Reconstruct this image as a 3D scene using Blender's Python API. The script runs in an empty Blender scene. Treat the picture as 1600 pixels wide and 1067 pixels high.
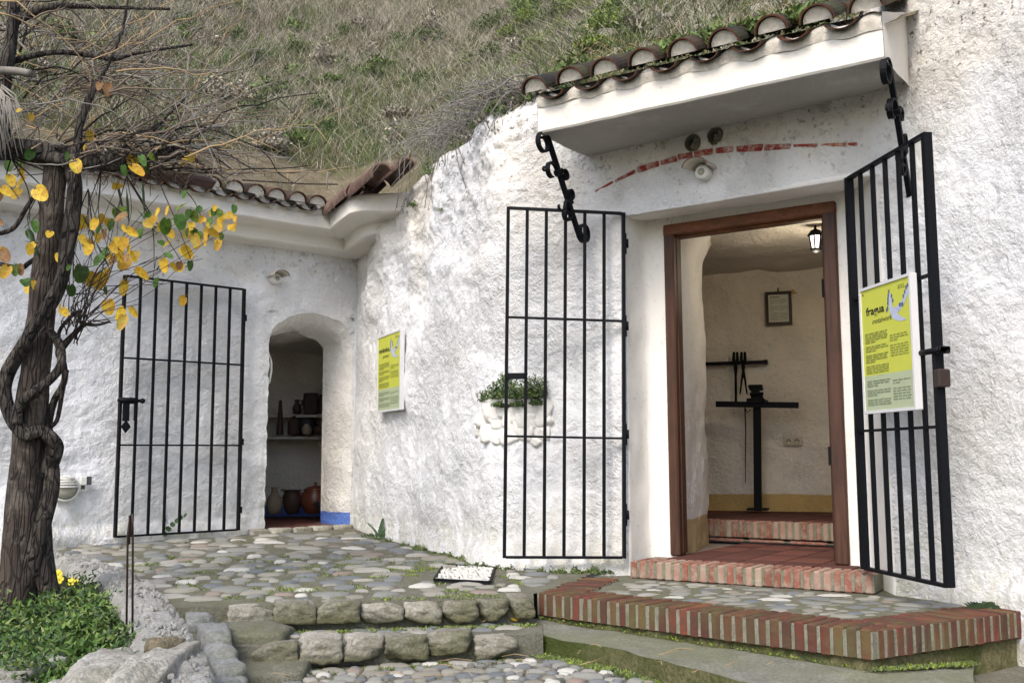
import bpy, math, random
import numpy as np
from mathutils import Vector, Matrix, noise
random.seed(7); RNG = np.random.default_rng(7)
SC = bpy.context.scene; COL = SC.collection
R = math.radians
SCALE = 1.1          # everything is laid out in units of 1.1 m with the eye at z = 0; the last lines turn it into metres
EYE_Z = 1.6
# ---------------------------------------------------------------- camera, sky, sun, exposure
FPX = 1600.0; TILT = R(6.45); ROLL = R(.25)
cam_d = bpy.data.cameras.new('camera'); cam = bpy.data.objects.new('camera', cam_d); COL.objects.link(cam)
cam_d.sensor_width = 36; cam_d.lens = 36.0 * FPX / 1600; cam_d.clip_end = 500; cam_d.clip_start = .05
cam.rotation_euler = (Matrix.Rotation(R(90) + TILT, 3, 'X') @ Matrix.Rotation(-ROLL, 3, 'Z')).to_euler()
SC.camera = cam
world = bpy.data.worlds.new('World'); SC.world = world; world.use_nodes = True
wn = world.node_tree; wn.nodes.clear()
sky = wn.nodes.new('ShaderNodeTexSky'); sky.sky_type = 'NISHITA'; sky.sun_disc = False
SUN_EL, SUN_AZ = R(48), R(205)        # azimuth clockwise from +Y
sky.sun_elevation = SUN_EL; sky.sun_rotation = SUN_AZ; sky.dust_density = 3.0; sky.air_density = 1.0
bgn = wn.nodes.new('ShaderNodeBackground'); bgn.inputs[1].default_value = .15
won = wn.nodes.new('ShaderNodeOutputWorld')
wn.links.new(sky.outputs[0], bgn.inputs[0]); wn.links.new(bgn.outputs[0], won.inputs[0])
sun_d = bpy.data.lights.new('sun', 'SUN'); sun_d.energy = 1.15; sun_d.angle = R(20); sun_d.color = (1, .95, .88)
sun = bpy.data.objects.new('sun', sun_d); COL.objects.link(sun)
sd = Vector((math.sin(SUN_AZ) * math.cos(SUN_EL), math.cos(SUN_AZ) * math.cos(SUN_EL), math.sin(SUN_EL)))
sun.rotation_euler = sd.to_track_quat('Z', 'Y').to_euler()
SC.view_settings.view_transform = 'Standard'; SC.view_settings.look = 'None'
SC.view_settings.gamma = 1; SC.view_settings.use_curve_mapping = False
SC.view_settings.exposure = 1.04

# ---------------------------------------------------------------- measuring helpers (photo directions -> places in the world)
def ray(px, py):
    u = (px - 800) / FPX; v = (533.5 - py) / FPX
    u2 = u * math.cos(ROLL) - v * math.sin(ROLL); v2 = u * math.sin(ROLL) + v * math.cos(ROLL)
    return Vector((u2, math.cos(TILT) - v2 * math.sin(TILT), math.sin(TILT) + v2 * math.cos(TILT)))
def G(px, py, z): d = ray(px, py); return d * (z / d.z)
def D(px, py, y): d = ray(px, py); return d * (y / d.y)
def V(px, py, a, b):
    d = ray(px, py); nx, ny = -(b[1] - a[1]), (b[0] - a[0])
    return d * ((a[0] * nx + a[1] * ny) / (d.x * nx + d.y * ny))
def sstep(a, b, x):
    t = min(1, max(0, (x - a) / (b - a))); return t * t * (3 - 2 * t)
def fbm(p, s, o=4): return noise.fractal(Vector(p) * s, .8, 2.0, o)

# ---------------------------------------------------------------- mesh builder
class MB:
    def __init__(s): s.v = []; s.f = []; s.m = []
    def add(s, vs, fs, mi=0):
        o = len(s.v); s.v += [tuple(v) for v in vs]; s.f += [tuple(i + o for i in f) for f in fs]; s.m += [mi] * len(fs); return s
    def box(s, c, size, X=(1, 0, 0), Y=(0, 1, 0), Z=None, mi=0, bev=0.0):
        X = Vector(X).normalized(); Y = Vector(Y).normalized(); Z = X.cross(Y).normalized() if Z is None else Vector(Z).normalized()
        c = Vector(c); a, b, d = size[0] / 2, size[1] / 2, size[2] / 2
        if bev <= 0:
            vs = [c + X * (i * a) + Y * (j * b) + Z * (k * d) for i in (-1, 1) for j in (-1, 1) for k in (-1, 1)]
            return s.add(vs, [(0, 1, 3, 2), (4, 6, 7, 5), (0, 4, 5, 1), (2, 3, 7, 6), (0, 2, 6, 4), (1, 5, 7, 3)], mi)
        vs = []; e = bev
        for (i, j, k) in [(i, j, k) for i in (-1, 1) for j in (-1, 1) for k in (-1, 1)]:
            vs += [c + X * (i * (a - e)) + Y * (j * (b - e)) + Z * (k * d), c + X * (i * (a - e)) + Y * (j * b) + Z * (k * (d - e)), c + X * (i * a) + Y * (j * (b - e)) + Z * (k * (d - e))]
        def I(i, j, k, w): return ((i > 0) * 4 + (j > 0) * 2 + (k > 0)) * 3 + w
        fs = []
        for k in (-1, 1): fs.append([I(-1, -1, k, 0), I(1, -1, k, 0), I(1, 1, k, 0), I(-1, 1, k, 0)][::k])
        for j in (-1, 1): fs.append([I(-1, j, -1, 1), I(1, j, -1, 1), I(1, j, 1, 1), I(-1, j, 1, 1)][::-j])
        for i in (-1, 1): fs.append([I(i, -1, -1, 2), I(i, 1, -1, 2), I(i, 1, 1, 2), I(i, -1, 1, 2)][::i])
        for j in (-1, 1):
            for k in (-1, 1): fs.append([I(-1, j, k, 0), I(1, j, k, 0), I(1, j, k, 1), I(-1, j, k, 1)][::j * -k])
        for i in (-1, 1):
            for k in (-1, 1): fs.append([I(i, -1, k, 0), I(i, 1, k, 0), I(i, 1, k, 2), I(i, -1, k, 2)][::i * k])
            for j in (-1, 1): fs.append([I(i, j, -1, 1), I(i, j, 1, 1), I(i, j, 1, 2), I(i, j, -1, 2)][::i * j * -1])
        for i in (-1, 1):
            for j in (-1, 1):
                for k in (-1, 1): fs.append([I(i, j, k, 0), I(i, j, k, 1), I(i, j, k, 2)][::i * j * k])
        return s.add(vs, fs, mi)
    def tube(s, pts, rad, n=6, mi=0, flat=1.0, wob=0.0):
        pts = [Vector(p) for p in pts]; m = len(pts)
        if not hasattr(rad, '__len__'): rad = [rad] * m
        vs = []; up = Vector((0, 0, 1)); prev = None
        for i in range(m):
            t = (pts[min(i + 1, m - 1)] - pts[max(i - 1, 0)])
            t = t.normalized() if t.length > 1e-9 else Vector((0, 0, 1))
            if prev is None: a = t.cross(up if abs(t.z) < .9 else Vector((1, 0, 0))).normalized()
            else: a = (prev - t * prev.dot(t)).normalized()
            prev = a; b = t.cross(a)
            for k in range(n):
                th = 2 * math.pi * k / n; r = rad[i]
                if wob: r *= 1 + wob * noise.noise(Vector((math.cos(th) * 1.3, math.sin(th) * 1.3, 0)) + pts[i] * 5)
                vs.append(pts[i] + a * (math.cos(th) * r) + b * (math.sin(th) * r * flat))
        fs = [(i * n + k, i * n + (k + 1) % n, (i + 1) * n + (k + 1) % n, (i + 1) * n + k) for i in range(m - 1) for k in range(n)]
        fs += [tuple(range(n))[::-1], tuple(range((m - 1) * n, m * n))]
        return s.add(vs, fs, mi)
    def lathe(s, c, prof, n=20, mi=0, ax=(0, 0, 1)):
        c = Vector(c); q = Vector((0, 0, 1)).rotation_difference(Vector(ax)); vs = []
        for (r, z) in prof:
            for k in range(n):
                th = 2 * math.pi * k / n; vs.append(c + q @ Vector((r * math.cos(th), r * math.sin(th), z)))
        m = len(prof); fs = [(i * n + k, i * n + (k + 1) % n, (i + 1) * n + (k + 1) % n, (i + 1) * n + k) for i in range(m - 1) for k in range(n)]
        fs += [tuple(range(n))[::-1], tuple(range((m - 1) * n, m * n))]
        return s.add(vs, fs, mi)
    def quad(s, a, b, c, d, mi=0): return s.add([a, b, c, d], [(0, 1, 2, 3)], mi)
    def grid(s, rows, mi=0, close=False):
        nr, nc = len(rows), len(rows[0]); vs = [p for r in rows for p in r]
        fs = [(i * nc + j, i * nc + (j + 1) % nc, (i + 1) * nc + (j + 1) % nc, (i + 1) * nc + j) for i in range(nr - 1) for j in range(nc if close else nc - 1)]
        return s.add(vs, fs, mi)
    def mesh(s, name, mats, off=Vector((0, 0, 0)), smooth=False):
        me = bpy.data.meshes.new(name)
        a = np.array([tuple(v) for v in s.v], dtype=float) - np.array(off)
        me.from_pydata(a.tolist(), [], s.f)
        for m in (mats if isinstance(mats, (list, tuple)) else [mats]): me.materials.append(m)
        if any(s.m): me.polygons.foreach_set('material_index', s.m)
        if smooth: me.polygons.foreach_set('use_smooth', [True] * len(s.f))
        me.update(); return me

def tag(o, label=None, cat=None, group=None, kind=None):
    if label: o['label'] = label
    if cat: o['category'] = cat
    if group: o['group'] = group
    if kind: o['kind'] = kind
    return o
def thing(name, label, cat, loc=(0, 0, 0), group=None):
    o = bpy.data.objects.new(name, None); COL.objects.link(o); o.location = loc; o.empty_display_size = .1
    return tag(o, label, cat, group)
def wloc(o):
    v = Vector((0, 0, 0))
    while o is not None: v = v + Vector(o.location); o = o.parent
    return v
def obj(name, mb, mat, parent=None, smooth=False, loc=None, kind=None):
    """mb is in world layout units; the mesh is stored relative to its own origin"""
    base = wloc(parent) if parent else Vector((0, 0, 0))
    loc = Vector(loc) if loc is not None else base
    o = bpy.data.objects.new(name, mb.mesh(name, mat, loc, smooth)); COL.objects.link(o)
    o.parent = parent; o.location = loc - base
    if kind: o['kind'] = kind
    return o
def inst(name, me, M, parent=None):
    """a piece sharing mesh data, placed by world matrix M (parents are never rotated)"""
    o = bpy.data.objects.new(name, me); COL.objects.link(o); o.parent = parent
    base = wloc(parent) if parent else Vector((0, 0, 0))
    M = M.copy(); M.translation = M.translation - base; o.matrix_local = M; return o
def frame(c, X, Y, Z, s=(1, 1, 1)):
    M = Matrix.Identity(4)
    for j, (a, k) in enumerate(zip((X, Y, Z), s)):
        a = Vector(a).normalized() * k
        for i in range(3): M[i][j] = a[i]
    M.translation = Vector(c); return M

# ---------------------------------------------------------------- materials
def mat(name, rough=.85, metal=0.0, spec=.3):
    m = bpy.data.materials.new(name); m.use_nodes = True; nt = m.node_tree; b = nt.nodes['Principled BSDF']
    b.inputs['Roughness'].default_value = rough; b.inputs['Metallic'].default_value = metal
    b.inputs['Specular IOR Level'].default_value = spec
    return m, nt, b
def nd(nt, t, **kw):
    n = nt.nodes.new('ShaderNode' + t)
    for k, v in kw.items():
        if k.startswith('i_'): n.inputs[int(k[2:])].default_value = v
        else: setattr(n, k, v)
    return n
def coords(nt): return nd(nt, 'TexCoord').outputs['Object']
def tnoise(nt, co, scale, detail=4, rough=.55, dist=0.0):
    n = nd(nt, 'TexNoise'); n.inputs['Scale'].default_value = scale; n.inputs['Detail'].default_value = detail
    n.inputs['Roughness'].default_value = rough; n.inputs['Distortion'].default_value = dist
    nt.links.new(co, n.inputs['Vector']); return n.outputs['Fac']
def ramp(nt, fac, stops, interp='LINEAR'):
    r = nd(nt, 'ValToRGB'); r.color_ramp.interpolation = interp; e = r.color_ramp.elements
    while len(e) < len(stops): e.new(.5)
    for el, (p, c) in zip(e, stops):
        el.position = p; el.color = (c, c, c, 1) if not hasattr(c, '__len__') else (*c, 1)
    nt.links.new(fac, r.inputs[0]); return r.outputs[0]
def mix(nt, fac, a, b, mode='MIX'):
    m = nd(nt, 'Mix', data_type='RGBA', blend_type=mode)
    for sock, v in ((m.inputs[0], fac), (m.inputs[6], a), (m.inputs[7], b)):
        if hasattr(v, 'links') or isinstance(v, bpy.types.NodeSocket): nt.links.new(v, sock)
        elif hasattr(v, '__len__'): sock.default_value = (*v, 1)
        else: sock.default_value = v
    return m.outputs[2]
def mth(nt, op, a, b=0.0):
    m = nd(nt, 'Math', operation=op)
    for sock, v in ((m.inputs[0], a), (m.inputs[1], b)):
        if isinstance(v, bpy.types.NodeSocket): nt.links.new(v, sock)
        else: sock.default_value = v
    return m.outputs[0]
def bump(nt, b, h, strength=.5, dist=.01, prev=None):
    n = nd(nt, 'Bump'); n.inputs['Strength'].default_value = strength; n.inputs['Distance'].default_value = dist
    nt.links.new(h, n.inputs['Height'])
    if prev is not None: nt.links.new(prev, n.inputs['Normal'])
    nt.links.new(n.outputs[0], b.inputs['Normal']); return n.outputs[0]
def sep(nt, co): n = nd(nt, 'SeparateXYZ'); nt.links.new(co, n.inputs[0]); return n.outputs
def scaled(nt, co, s):
    n = nd(nt, 'Mapping'); n.inputs['Scale'].default_value = s; nt.links.new(co, n.inputs['Vector']); return n.outputs[0]

def whitewash(name, base=(.735, .745, .76), rough_k=1.0, green=True, warm=.30, cracks=.3, band=None):
    m, nt, b = mat(name, .95, spec=.1); co = coords(nt)
    big = tnoise(nt, co, .9, 5, .6); med = tnoise(nt, co, 4.5, 6, .65); fine = tnoise(nt, co, 34, 5, .6, .6); vf = tnoise(nt, co, 110, 3, .6)
    c = mix(nt, ramp(nt, big, [(.45, 0), (.72, warm)]), base, (.74, .67, .56))
    c = mix(nt, ramp(nt, med, [(.50, 0), (.75, .5)]), c, (.66, .66, .65))
    c = mix(nt, ramp(nt, fine, [(.28, .5), (.42, 0)]), c, (.50, .48, .44))
    # hairline cracks and flaked paint where a broad noise allows it
    vo = nd(nt, 'TexVoronoi', feature='DISTANCE_TO_EDGE'); vo.inputs['Scale'].default_value = 9
    w = nd(nt, 'VectorMath', operation='ADD'); nw = nd(nt, 'TexNoise'); nw.inputs['Scale'].default_value = 7; nt.links.new(co, nw.inputs['Vector'])
    sc = nd(nt, 'VectorMath', operation='SCALE'); sc.inputs['Scale'].default_value = .35; nt.links.new(nw.outputs['Color'], sc.inputs[0])
    nt.links.new(co, w.inputs[0]); nt.links.new(sc.outputs[0], w.inputs[1]); nt.links.new(w.outputs[0], vo.inputs['Vector'])
    crk = ramp(nt, vo.outputs['Distance'], [(.0, 1), (.03, 0)])
    gate = ramp(nt, tnoise(nt, co, 1.7, 3), [(.60, 0), (.70, 1)])
    ck = mth(nt, 'MULTIPLY', crk, gate)
    c = mix(nt, mth(nt, 'MULTIPLY', ck, cracks), c, (.30, .27, .22))
    if green:
        z = sep(nt, co)[2]                                     # damp staining near the ground, algae streaks
        zz = mth(nt, 'ADD', z, mth(nt, 'MULTIPLY', mth(nt, 'SUBTRACT', med, .5), .8))
        low = ramp(nt, mth(nt, 'ADD', zz, .05), [(.0, 1), (.45, 0)])
        lowc = mix(nt, tnoise(nt, co, 3, 3), (.46, .41, .30), (.50, .52, .38))
        c = mix(nt, mth(nt, 'MULTIPLY', low, ramp(nt, tnoise(nt, co, 9, 6, .7), [(.42, 0), (.62, .75)])), c, lowc)
        hi = ramp(nt, mth(nt, 'ADD', mth(nt, 'MULTIPLY', zz, .5), -.80), [(.2, 0), (.55, 1)])
        c = mix(nt, mth(nt, 'MULTIPLY', hi, ramp(nt, tnoise(nt, co, 11, 4, .7), [(.56, 0), (.62, .85)])), c, (.16, .145, .12)); c = mix(nt, mth(nt, 'MULTIPLY', ramp(nt, mth(nt, 'ADD', mth(nt, 'MULTIPLY', zz, .5), -.6), [(.2, 0), (.6, .6)]), ramp(nt, big, [(.4, 0), (.6, 1)])), c, (.70, .64, .53))
    if green:
        sp = ramp(nt, tnoise(nt, co, 26, 3, .6), [(.60, 0), (.64, 1)]); spm = ramp(nt, tnoise(nt, co, 2.6, 4), [(.40, 0), (.50, 1)])
        c = mix(nt, mth(nt, 'MULTIPLY', mth(nt, 'MULTIPLY', sp, spm), mth(nt, 'ADD', mth(nt, 'MULTIPLY', hi, .85), .10)), c, (.09, .08, .065))
    if band:                                                   # painted skirting
        z = mth(nt, 'ADD', sep(nt, co)[2], mth(nt, 'MULTIPLY', mth(nt, 'SUBTRACT', med, .5), .05))
        c = mix(nt, ramp(nt, mth(nt, 'SUBTRACT', z, band[0] - .5), [(.495, 1), (.503, 0)]), c, mix(nt, ramp(nt, fine, [(.4, 0), (.7, .6)]), band[1], tuple(x * .6 + .12 for x in band[1])))
    nt.links.new(c, b.inputs['Base Color'])
    g1 = tnoise(nt, co, 27, 6, .60, .25); g2 = tnoise(nt, co, 75, 5, .7, .2)
    vb = nd(nt, 'TexVoronoi', feature='SMOOTH_F1'); vb.inputs['Scale'].default_value = 60; nt.links.new(w.outputs[0], vb.inputs['Vector'])
    h = mth(nt, 'ADD', mth(nt, 'MULTIPLY', g1, .9), mth(nt, 'MULTIPLY', g2, .42))
    h = mth(nt, 'ADD', h, mth(nt, 'MULTIPLY', vb.outputs['Distance'], -.10)); h = mth(nt, 'ADD', h, mth(nt, 'MULTIPLY', vf, .10))
    h = mth(nt, 'SUBTRACT', h, mth(nt, 'MULTIPLY', ck, .2))
    h = mth(nt, 'MULTIPLY', h, mth(nt, 'ADD', .30, ramp(nt, tnoise(nt, co, 2.1, 4, .6), [(.36, 0), (.62, .95)])))
    bump(nt, b, h, min(1, .9 * rough_k), .040 * rough_k); return m
def simple(name, col, rough=.8, metal=0, spec=.3, var=.25, scale=20, bmp=.2, bd=.005, col2=None, objrand=None):
    m, nt, b = mat(name, rough, metal, spec); co = coords(nt); n = tnoise(nt, co, scale, 5, .6)
    c2 = col2 or tuple(x * (1 - var) for x in col)
    c = mix(nt, ramp(nt, n, [(.3, 0), (.7, 1)]), col, c2)
    if objrand:
        oi = nd(nt, 'ObjectInfo'); c = mix(nt, .8, ramp(nt, oi.outputs['Random'], objrand), c, 'MIX') if False else mix(nt, ramp(nt, n, [(.25, 0), (.8, .45)]), ramp(nt, oi.outputs['Random'], objrand, 'CONSTANT'), c2)
    nt.links.new(c, b.inputs['Base Color'])
    if bmp: bump(nt, b, n, bmp, bd)
    return m
M = {}
M['wall'] = whitewash('whitewashed_rough_plaster')
M['shelf'] = simple('limewashed_shelf', (.45, .42, .37), .9, var=.2)
M['wall_in'] = whitewash('room_plaster', (.66, .62, .56), 1.0, False, .4, .4, band=(.145, (.09, .17, .50)))
M['reveal'] = whitewash('doorway_plaster', (.74, .73, .70), .9, False, .4, .6, band=(.145, (.10, .20, .58)))
M['wall_smooth'] = whitewash('smooth_limewash', (.80, .785, .75), .22, False, .5, .6)
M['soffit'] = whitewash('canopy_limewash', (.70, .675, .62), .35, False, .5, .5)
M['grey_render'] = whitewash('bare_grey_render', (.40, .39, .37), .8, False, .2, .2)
M['iron'] = simple('black_painted_iron', (.0035, .0045, .007), .6, .0, .15, .3, 60, .15, .002)
M['wood'] = None
def wood(name, a, b_, axis='z', crack=0):
    m, nt, b = mat(name, .55, spec=.35); co = coords(nt)
    s = {'z': (30, 30, 2.2), 'x': (2.2, 30, 30)}[axis]
    n = tnoise(nt, scaled(nt, co, s), 1.0, 6, .65, .8); n2 = tnoise(nt, co, 5, 4)
    c = mix(nt, ramp(nt, n, [(.35, 0), (.65, 1)]), a, b_); c = mix(nt, ramp(nt, n2, [(.45, 0), (.75, .7)]), c, tuple(x * .35 for x in a))
    h = n
    if crack:                                                  # split, flaking bark
        wn_2 = nd(nt, 'TexNoise'); wn_2.inputs['Scale'].default_value = 6; nt.links.new(co, wn_2.inputs['Vector'])
        ad = nd(nt, 'VectorMath', operation='MULTIPLY_ADD'); nt.links.new(wn_2.outputs['Color'], ad.inputs[0]); ad.inputs[1].default_value = (1.2, 1.2, 1.2); nt.links.new(scaled(nt, co, (44, 44, 7)), ad.inputs[2])
        vo = nd(nt, 'TexVoronoi', feature='DISTANCE_TO_EDGE'); vo.inputs['Scale'].default_value = 1.0; nt.links.new(ad.outputs[0], vo.inputs['Vector'])
        e = ramp(nt, vo.outputs['Distance'], [(.0, .25), (.14, 1)]); c = mix(nt, e, tuple(x * .3 for x in b_), c)
        c = mix(nt, ramp(nt, tnoise(nt, co, 9, 5, .7), [(.5, 0), (.68, .6)]), c, (.17, .15, .125)); h = mth(nt, 'ADD', mth(nt, 'MULTIPLY', n, .7), mth(nt, 'MULTIPLY', e, .8 * crack))
    nt.links.new(c, b.inputs['Base Color']); bump(nt, b, h, .3, .004); return m
M['wood'] = wood('varnished_brown_wood', (.085, .036, .020), (.036, .016, .010))
M['bark'] = wood('grey_brown_bark', (.075, .062, .052), (.024, .019, .016), crack=1)
M['bark'].node_tree.nodes['Principled BSDF'].inputs['Roughness'].default_value = .95
M['bark'].node_tree.nodes['Bump'].inputs['Strength'].default_value = 1; M['bark'].node_tree.nodes['Bump'].inputs['Distance'].default_value = .04
M['post'] = wood('weathered_post_wood', (.085, .064, .050), (.030, .023, .019), crack=.6)
M['post'].node_tree.nodes['Principled BSDF'].inputs['Roughness'].default_value = .9
M['post'].node_tree.nodes['Bump'].inputs['Strength'].default_value = .9; M['post'].node_tree.nodes['Bump'].inputs['Distance'].default_value = .025
M['cane'] = simple('dry_cane', (.20, .155, .115), .9, var=.5, scale=9, bmp=0)
M['cane_grey'] = simple('grey_cane', (.27, .25, .22), .9, var=.5, scale=9, bmp=0)
M['cane_tan'] = simple('tan_cane', (.42, .30, .16), .9, var=.35, scale=9, bmp=0)
M['twig'] = simple('dark_twig', (.035, .026, .022), .9, var=.4, scale=9, bmp=0)
M['stone'] = simple('river_stone', (.3, .3, .28), .75, var=.25, scale=14, bmp=.35, bd=.01, col2=(.085, .088, .07),
    objrand=[(0, (.24, .24, .22)), (.16, (.16, .17, .18)), (.3, (.23, .215, .18)), (.42, (.32, .31, .275)), (.55, (.20, .205, .19)), (.67, (.13, .145, .16)), (.76, (.26, .25, .215)), (.88, (.24, .195, .165)), (.91, (.50, .49, .455))])
def stained(name, base, dark, moss, mossy=.5, scale=10, bd=.02, low=None):
    m, nt, b = mat(name, .95, spec=.1); co = coords(nt)
    n = tnoise(nt, co, scale, 8, .7); n2 = tnoise(nt, co, 2.2, 5, .65); n3 = tnoise(nt, co, scale * 8, 4, .7)
    c = mix(nt, ramp(nt, n, [(.35, 0), (.68, 1)]), base, dark); c = mix(nt, ramp(nt, n3, [(.4, 0), (.75, .6)]), c, tuple(x * .4 for x in dark))
    c = mix(nt, mth(nt, 'MULTIPLY', ramp(nt, n2, [(.42, 0), (.62, 1)]), mossy), c, moss)
    if low:                                                    # moss and damp dirt from the joint below, plus painted shade on the lower face
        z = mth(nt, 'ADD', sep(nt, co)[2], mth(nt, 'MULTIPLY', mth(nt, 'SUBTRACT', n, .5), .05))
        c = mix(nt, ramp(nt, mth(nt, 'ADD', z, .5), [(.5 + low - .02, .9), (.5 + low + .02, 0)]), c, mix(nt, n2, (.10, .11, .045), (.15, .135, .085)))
    nt.links.new(c, b.inputs['Base Color']); h = mth(nt, 'ADD', n, mth(nt, 'MULTIPLY', n3, .5)); bump(nt, b, h, .8, bd); return m
M['mortar'] = stained('paving_mortar', (.205, .20, .165), (.13, .125, .095), (.12, .135, .055), .32)
M['concrete'] = stained('worn_step_concrete', (.27, .27, .235), (.17, .17, .14), (.15, .165, .075), .45)
M['mossy'] = stained('moss_stained_concrete', (.20, .18, .10), (.065, .07, .028), (.045, .062, .014), .9, 7, .03)
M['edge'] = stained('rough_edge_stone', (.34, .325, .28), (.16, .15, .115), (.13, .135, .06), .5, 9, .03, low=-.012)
M['edge_blue'] = stained('blue_grey_edging', (.36, .37, .37), (.20, .21, .205), (.16, .17, .09), .35, 9, .03)
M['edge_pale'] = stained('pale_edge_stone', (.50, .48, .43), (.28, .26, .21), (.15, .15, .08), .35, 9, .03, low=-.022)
M['pebbly'] = stained('rough_whitewashed_curb', (.78, .77, .74), (.46, .45, .41), (.11, .12, .05), .22, 30, .06)
M['boulder'] = stained('garden_boulder', (.56, .54, .49), (.28, .265, .235), (.12, .13, .06), .3, 9, .03)
M['soil'] = stained('dark_soil', (.055, .042, .030), (.03, .024, .018), (.03, .045, .012), .5, 14, .03)
M['bank'] = stained('dry_earth_bank', (.32, .27, .19), (.18, .15, .10), (.08, .075, .035), .5, 8, .06)
M['hill'] = stained('hillside_earth', (.13, .105, .065), (.07, .06, .035), (.05, .07, .02), .7, 5, .05)
BR = [(0, (.115, .042, .030)), (.15, (.085, .038, .028)), (.32, (.13, .046, .033)), (.5, (.075, .036, .028)), (.66, (.18, .058, .036)), (.71, (.10, .042, .031)), (.92, (.12, .042, .030))]
def brickmat(name, rnd, grime, k, scale=16, mossk=.0):
    m, nt, b = mat(name, .9, spec=.15); co = coords(nt); oi = nd(nt, 'ObjectInfo')
    off = nd(nt, 'VectorMath', operation='ADD'); nt.links.new(co, off.inputs[0])
    cx = nd(nt, 'CombineXYZ'); nt.links.new(mth(nt, 'MULTIPLY', oi.outputs['Random'], 40), cx.inputs[0]); nt.links.new(cx.outputs[0], off.inputs[1])
    n = tnoise(nt, off.outputs[0], scale, 6, .7); n2 = tnoise(nt, off.outputs[0], 5, 4)
    c = ramp(nt, oi.outputs['Random'], rnd, 'CONSTANT')
    c = mix(nt, ramp(nt, n, [(.45, 0), (.7, k)]), c, grime)
    c = mix(nt, ramp(nt, n2, [(.45, 0), (.7, mossk)]), c, (.11, .12, .045))
    nt.links.new(c, b.inputs['Base Color']); bump(nt, b, n, .8, .014); return m
M['brick'] = brickmat('weathered_red_brick', BR, (.060, .050, .036), .8, 14, .6)
M['brick_pale'] = brickmat('limewashed_red_brick', [(0, (.24, .095, .066)), (.25, (.31, .19, .145)), (.5, (.20, .080, .056)), (.7, (.32, .24, .18)), (.85, (.25, .115, .082))], (.33, .29, .235), .9, 18)
M['brick_arch'] = brickmat('chipped_red_brick', [(0, (.24, .035, .03)), (.4, (.30, .06, .04)), (.8, (.36, .12, .06))], (.62, .55, .48), .85, 26)
M['brick_mortar'] = stained('brick_mortar', (.34, .33, .27), (.19, .185, .14), (.13, .14, .07), .5, 20, .015)
M['tile'] = brickmat('lichen_roof_tile', [(0, (.045, .035, .029)), (.3, (.062, .042, .033)), (.55, (.032, .028, .025)), (.75, (.080, .048, .034)), (.9, (.11, .05, .032))], (.018, .017, .015), .9, 22, .4)
M['tile_red'] = brickmat('terracotta_ridge_tile', [(0, (.15, .095, .075)), (.5, (.19, .125, .10))], (.055, .042, .036), .95, 12)
M['tile_rim'] = simple('terracotta_rim', (.17, .062, .038), .95, spec=.05, var=.5, scale=30, col2=(.06, .04, .03))
M['tilemortar'] = simple('tile_mortar', (.66, .62, .54), .95, spec=.05, var=.35, scale=24, bmp=.6, bd=.02)
M['floor_tile'] = brickmat('terracotta_floor_tile', [(0, (.10, .042, .034)), (.4, (.13, .052, .040)), (.7, (.085, .036, .030))], (.05, .032, .028), .5, 8)
M['grout'] = simple('floor_grout', (.24, .20, .17), .9, var=.3)
M['yellow_band'] = simple('ochre_painted_plaster', (.55, .33, .10), .9, var=.3, scale=10, bmp=.4, bd=.02)
M['blue_band'] = simple('blue_painted_plaster', (.09, .17, .50), .9, var=.3, scale=14, bmp=.4, bd=.02, col2=(.16, .24, .48))
M['white_plastic'] = simple('white_plastic', (.70, .70, .66), .5, var=.12, scale=20, bmp=.05)
M['socket'] = simple('cream_plastic', (.55, .50, .40), .45, var=.08, bmp=0)
M['dark_plastic'] = simple('dark_grey_plastic', (.05, .055, .06), .4, var=.2, bmp=0)
M['glass_diff'] = simple('dusty_lamp_glass', (.36, .35, .28), .35, var=.2, bmp=0)
M['sign_white'] = simple('white_sign_board', (.62, .62, .63), .45, var=.04, bmp=0)
M['sign_yellow'] = simple('lime_yellow_print', (.52, .55, .075), .4, var=.05, bmp=0)
M['sign_grey'] = simple('sage_grey_print', (.40, .46, .30), .4, var=.05, bmp=0)
M['ink'] = simple('black_ink', (.012, .012, .012), .5, bmp=0)
M['ink_olive'] = simple('olive_ink', (.10, .11, .03), .5, bmp=0)
M['ink_soft'] = simple('thin_print_ink', (.25, .27, .06), .5, bmp=0)
M['ink_soft2'] = simple('thin_print_ink_grey', (.24, .28, .18), .5, bmp=0)
M['bird'] = simple('pale_blue_print', (.45, .50, .66), .5, var=.15, scale=60, bmp=0)
M['bird_dark'] = simple('dark_blue_print', (.08, .10, .22), .5, bmp=0)
M['rust'] = simple('rusty_beam', (.075, .038, .028), .85, var=.5, scale=12, bmp=.4, bd=.005)
M['paper'] = simple('printed_paper', (.60, .60, .56), .6, var=.05, bmp=0)
M['frame_dark'] = simple('dark_picture_frame', (.035, .022, .018), .4, bmp=0)
M['clay_dark'] = simple('dark_fired_clay', (.055, .032, .024), .6, var=.4, scale=12)
M['clay_red'] = simple('glazed_red_clay', (.17, .055, .030), .35, spec=.5, var=.5, scale=12)
M['clay_pale'] = simple('pale_buff_clay', (.25, .20, .14), .75, var=.3, scale=12)
M['clay_black'] = simple('blackened_pot', (.02, .02, .02), .5, var=.3)
M['white_stone'] = simple('limewashed_cobble', (.76, .75, .71), .9, var=.18, scale=12, bmp=.5, bd=.015)
M['pebble_white'] = simple('white_marble_pebble', (.62, .61, .57), .6, var=.3, scale=30)
M['cover_bed'] = simple('dark_cover_bed', (.03, .033, .03), .8)
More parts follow.
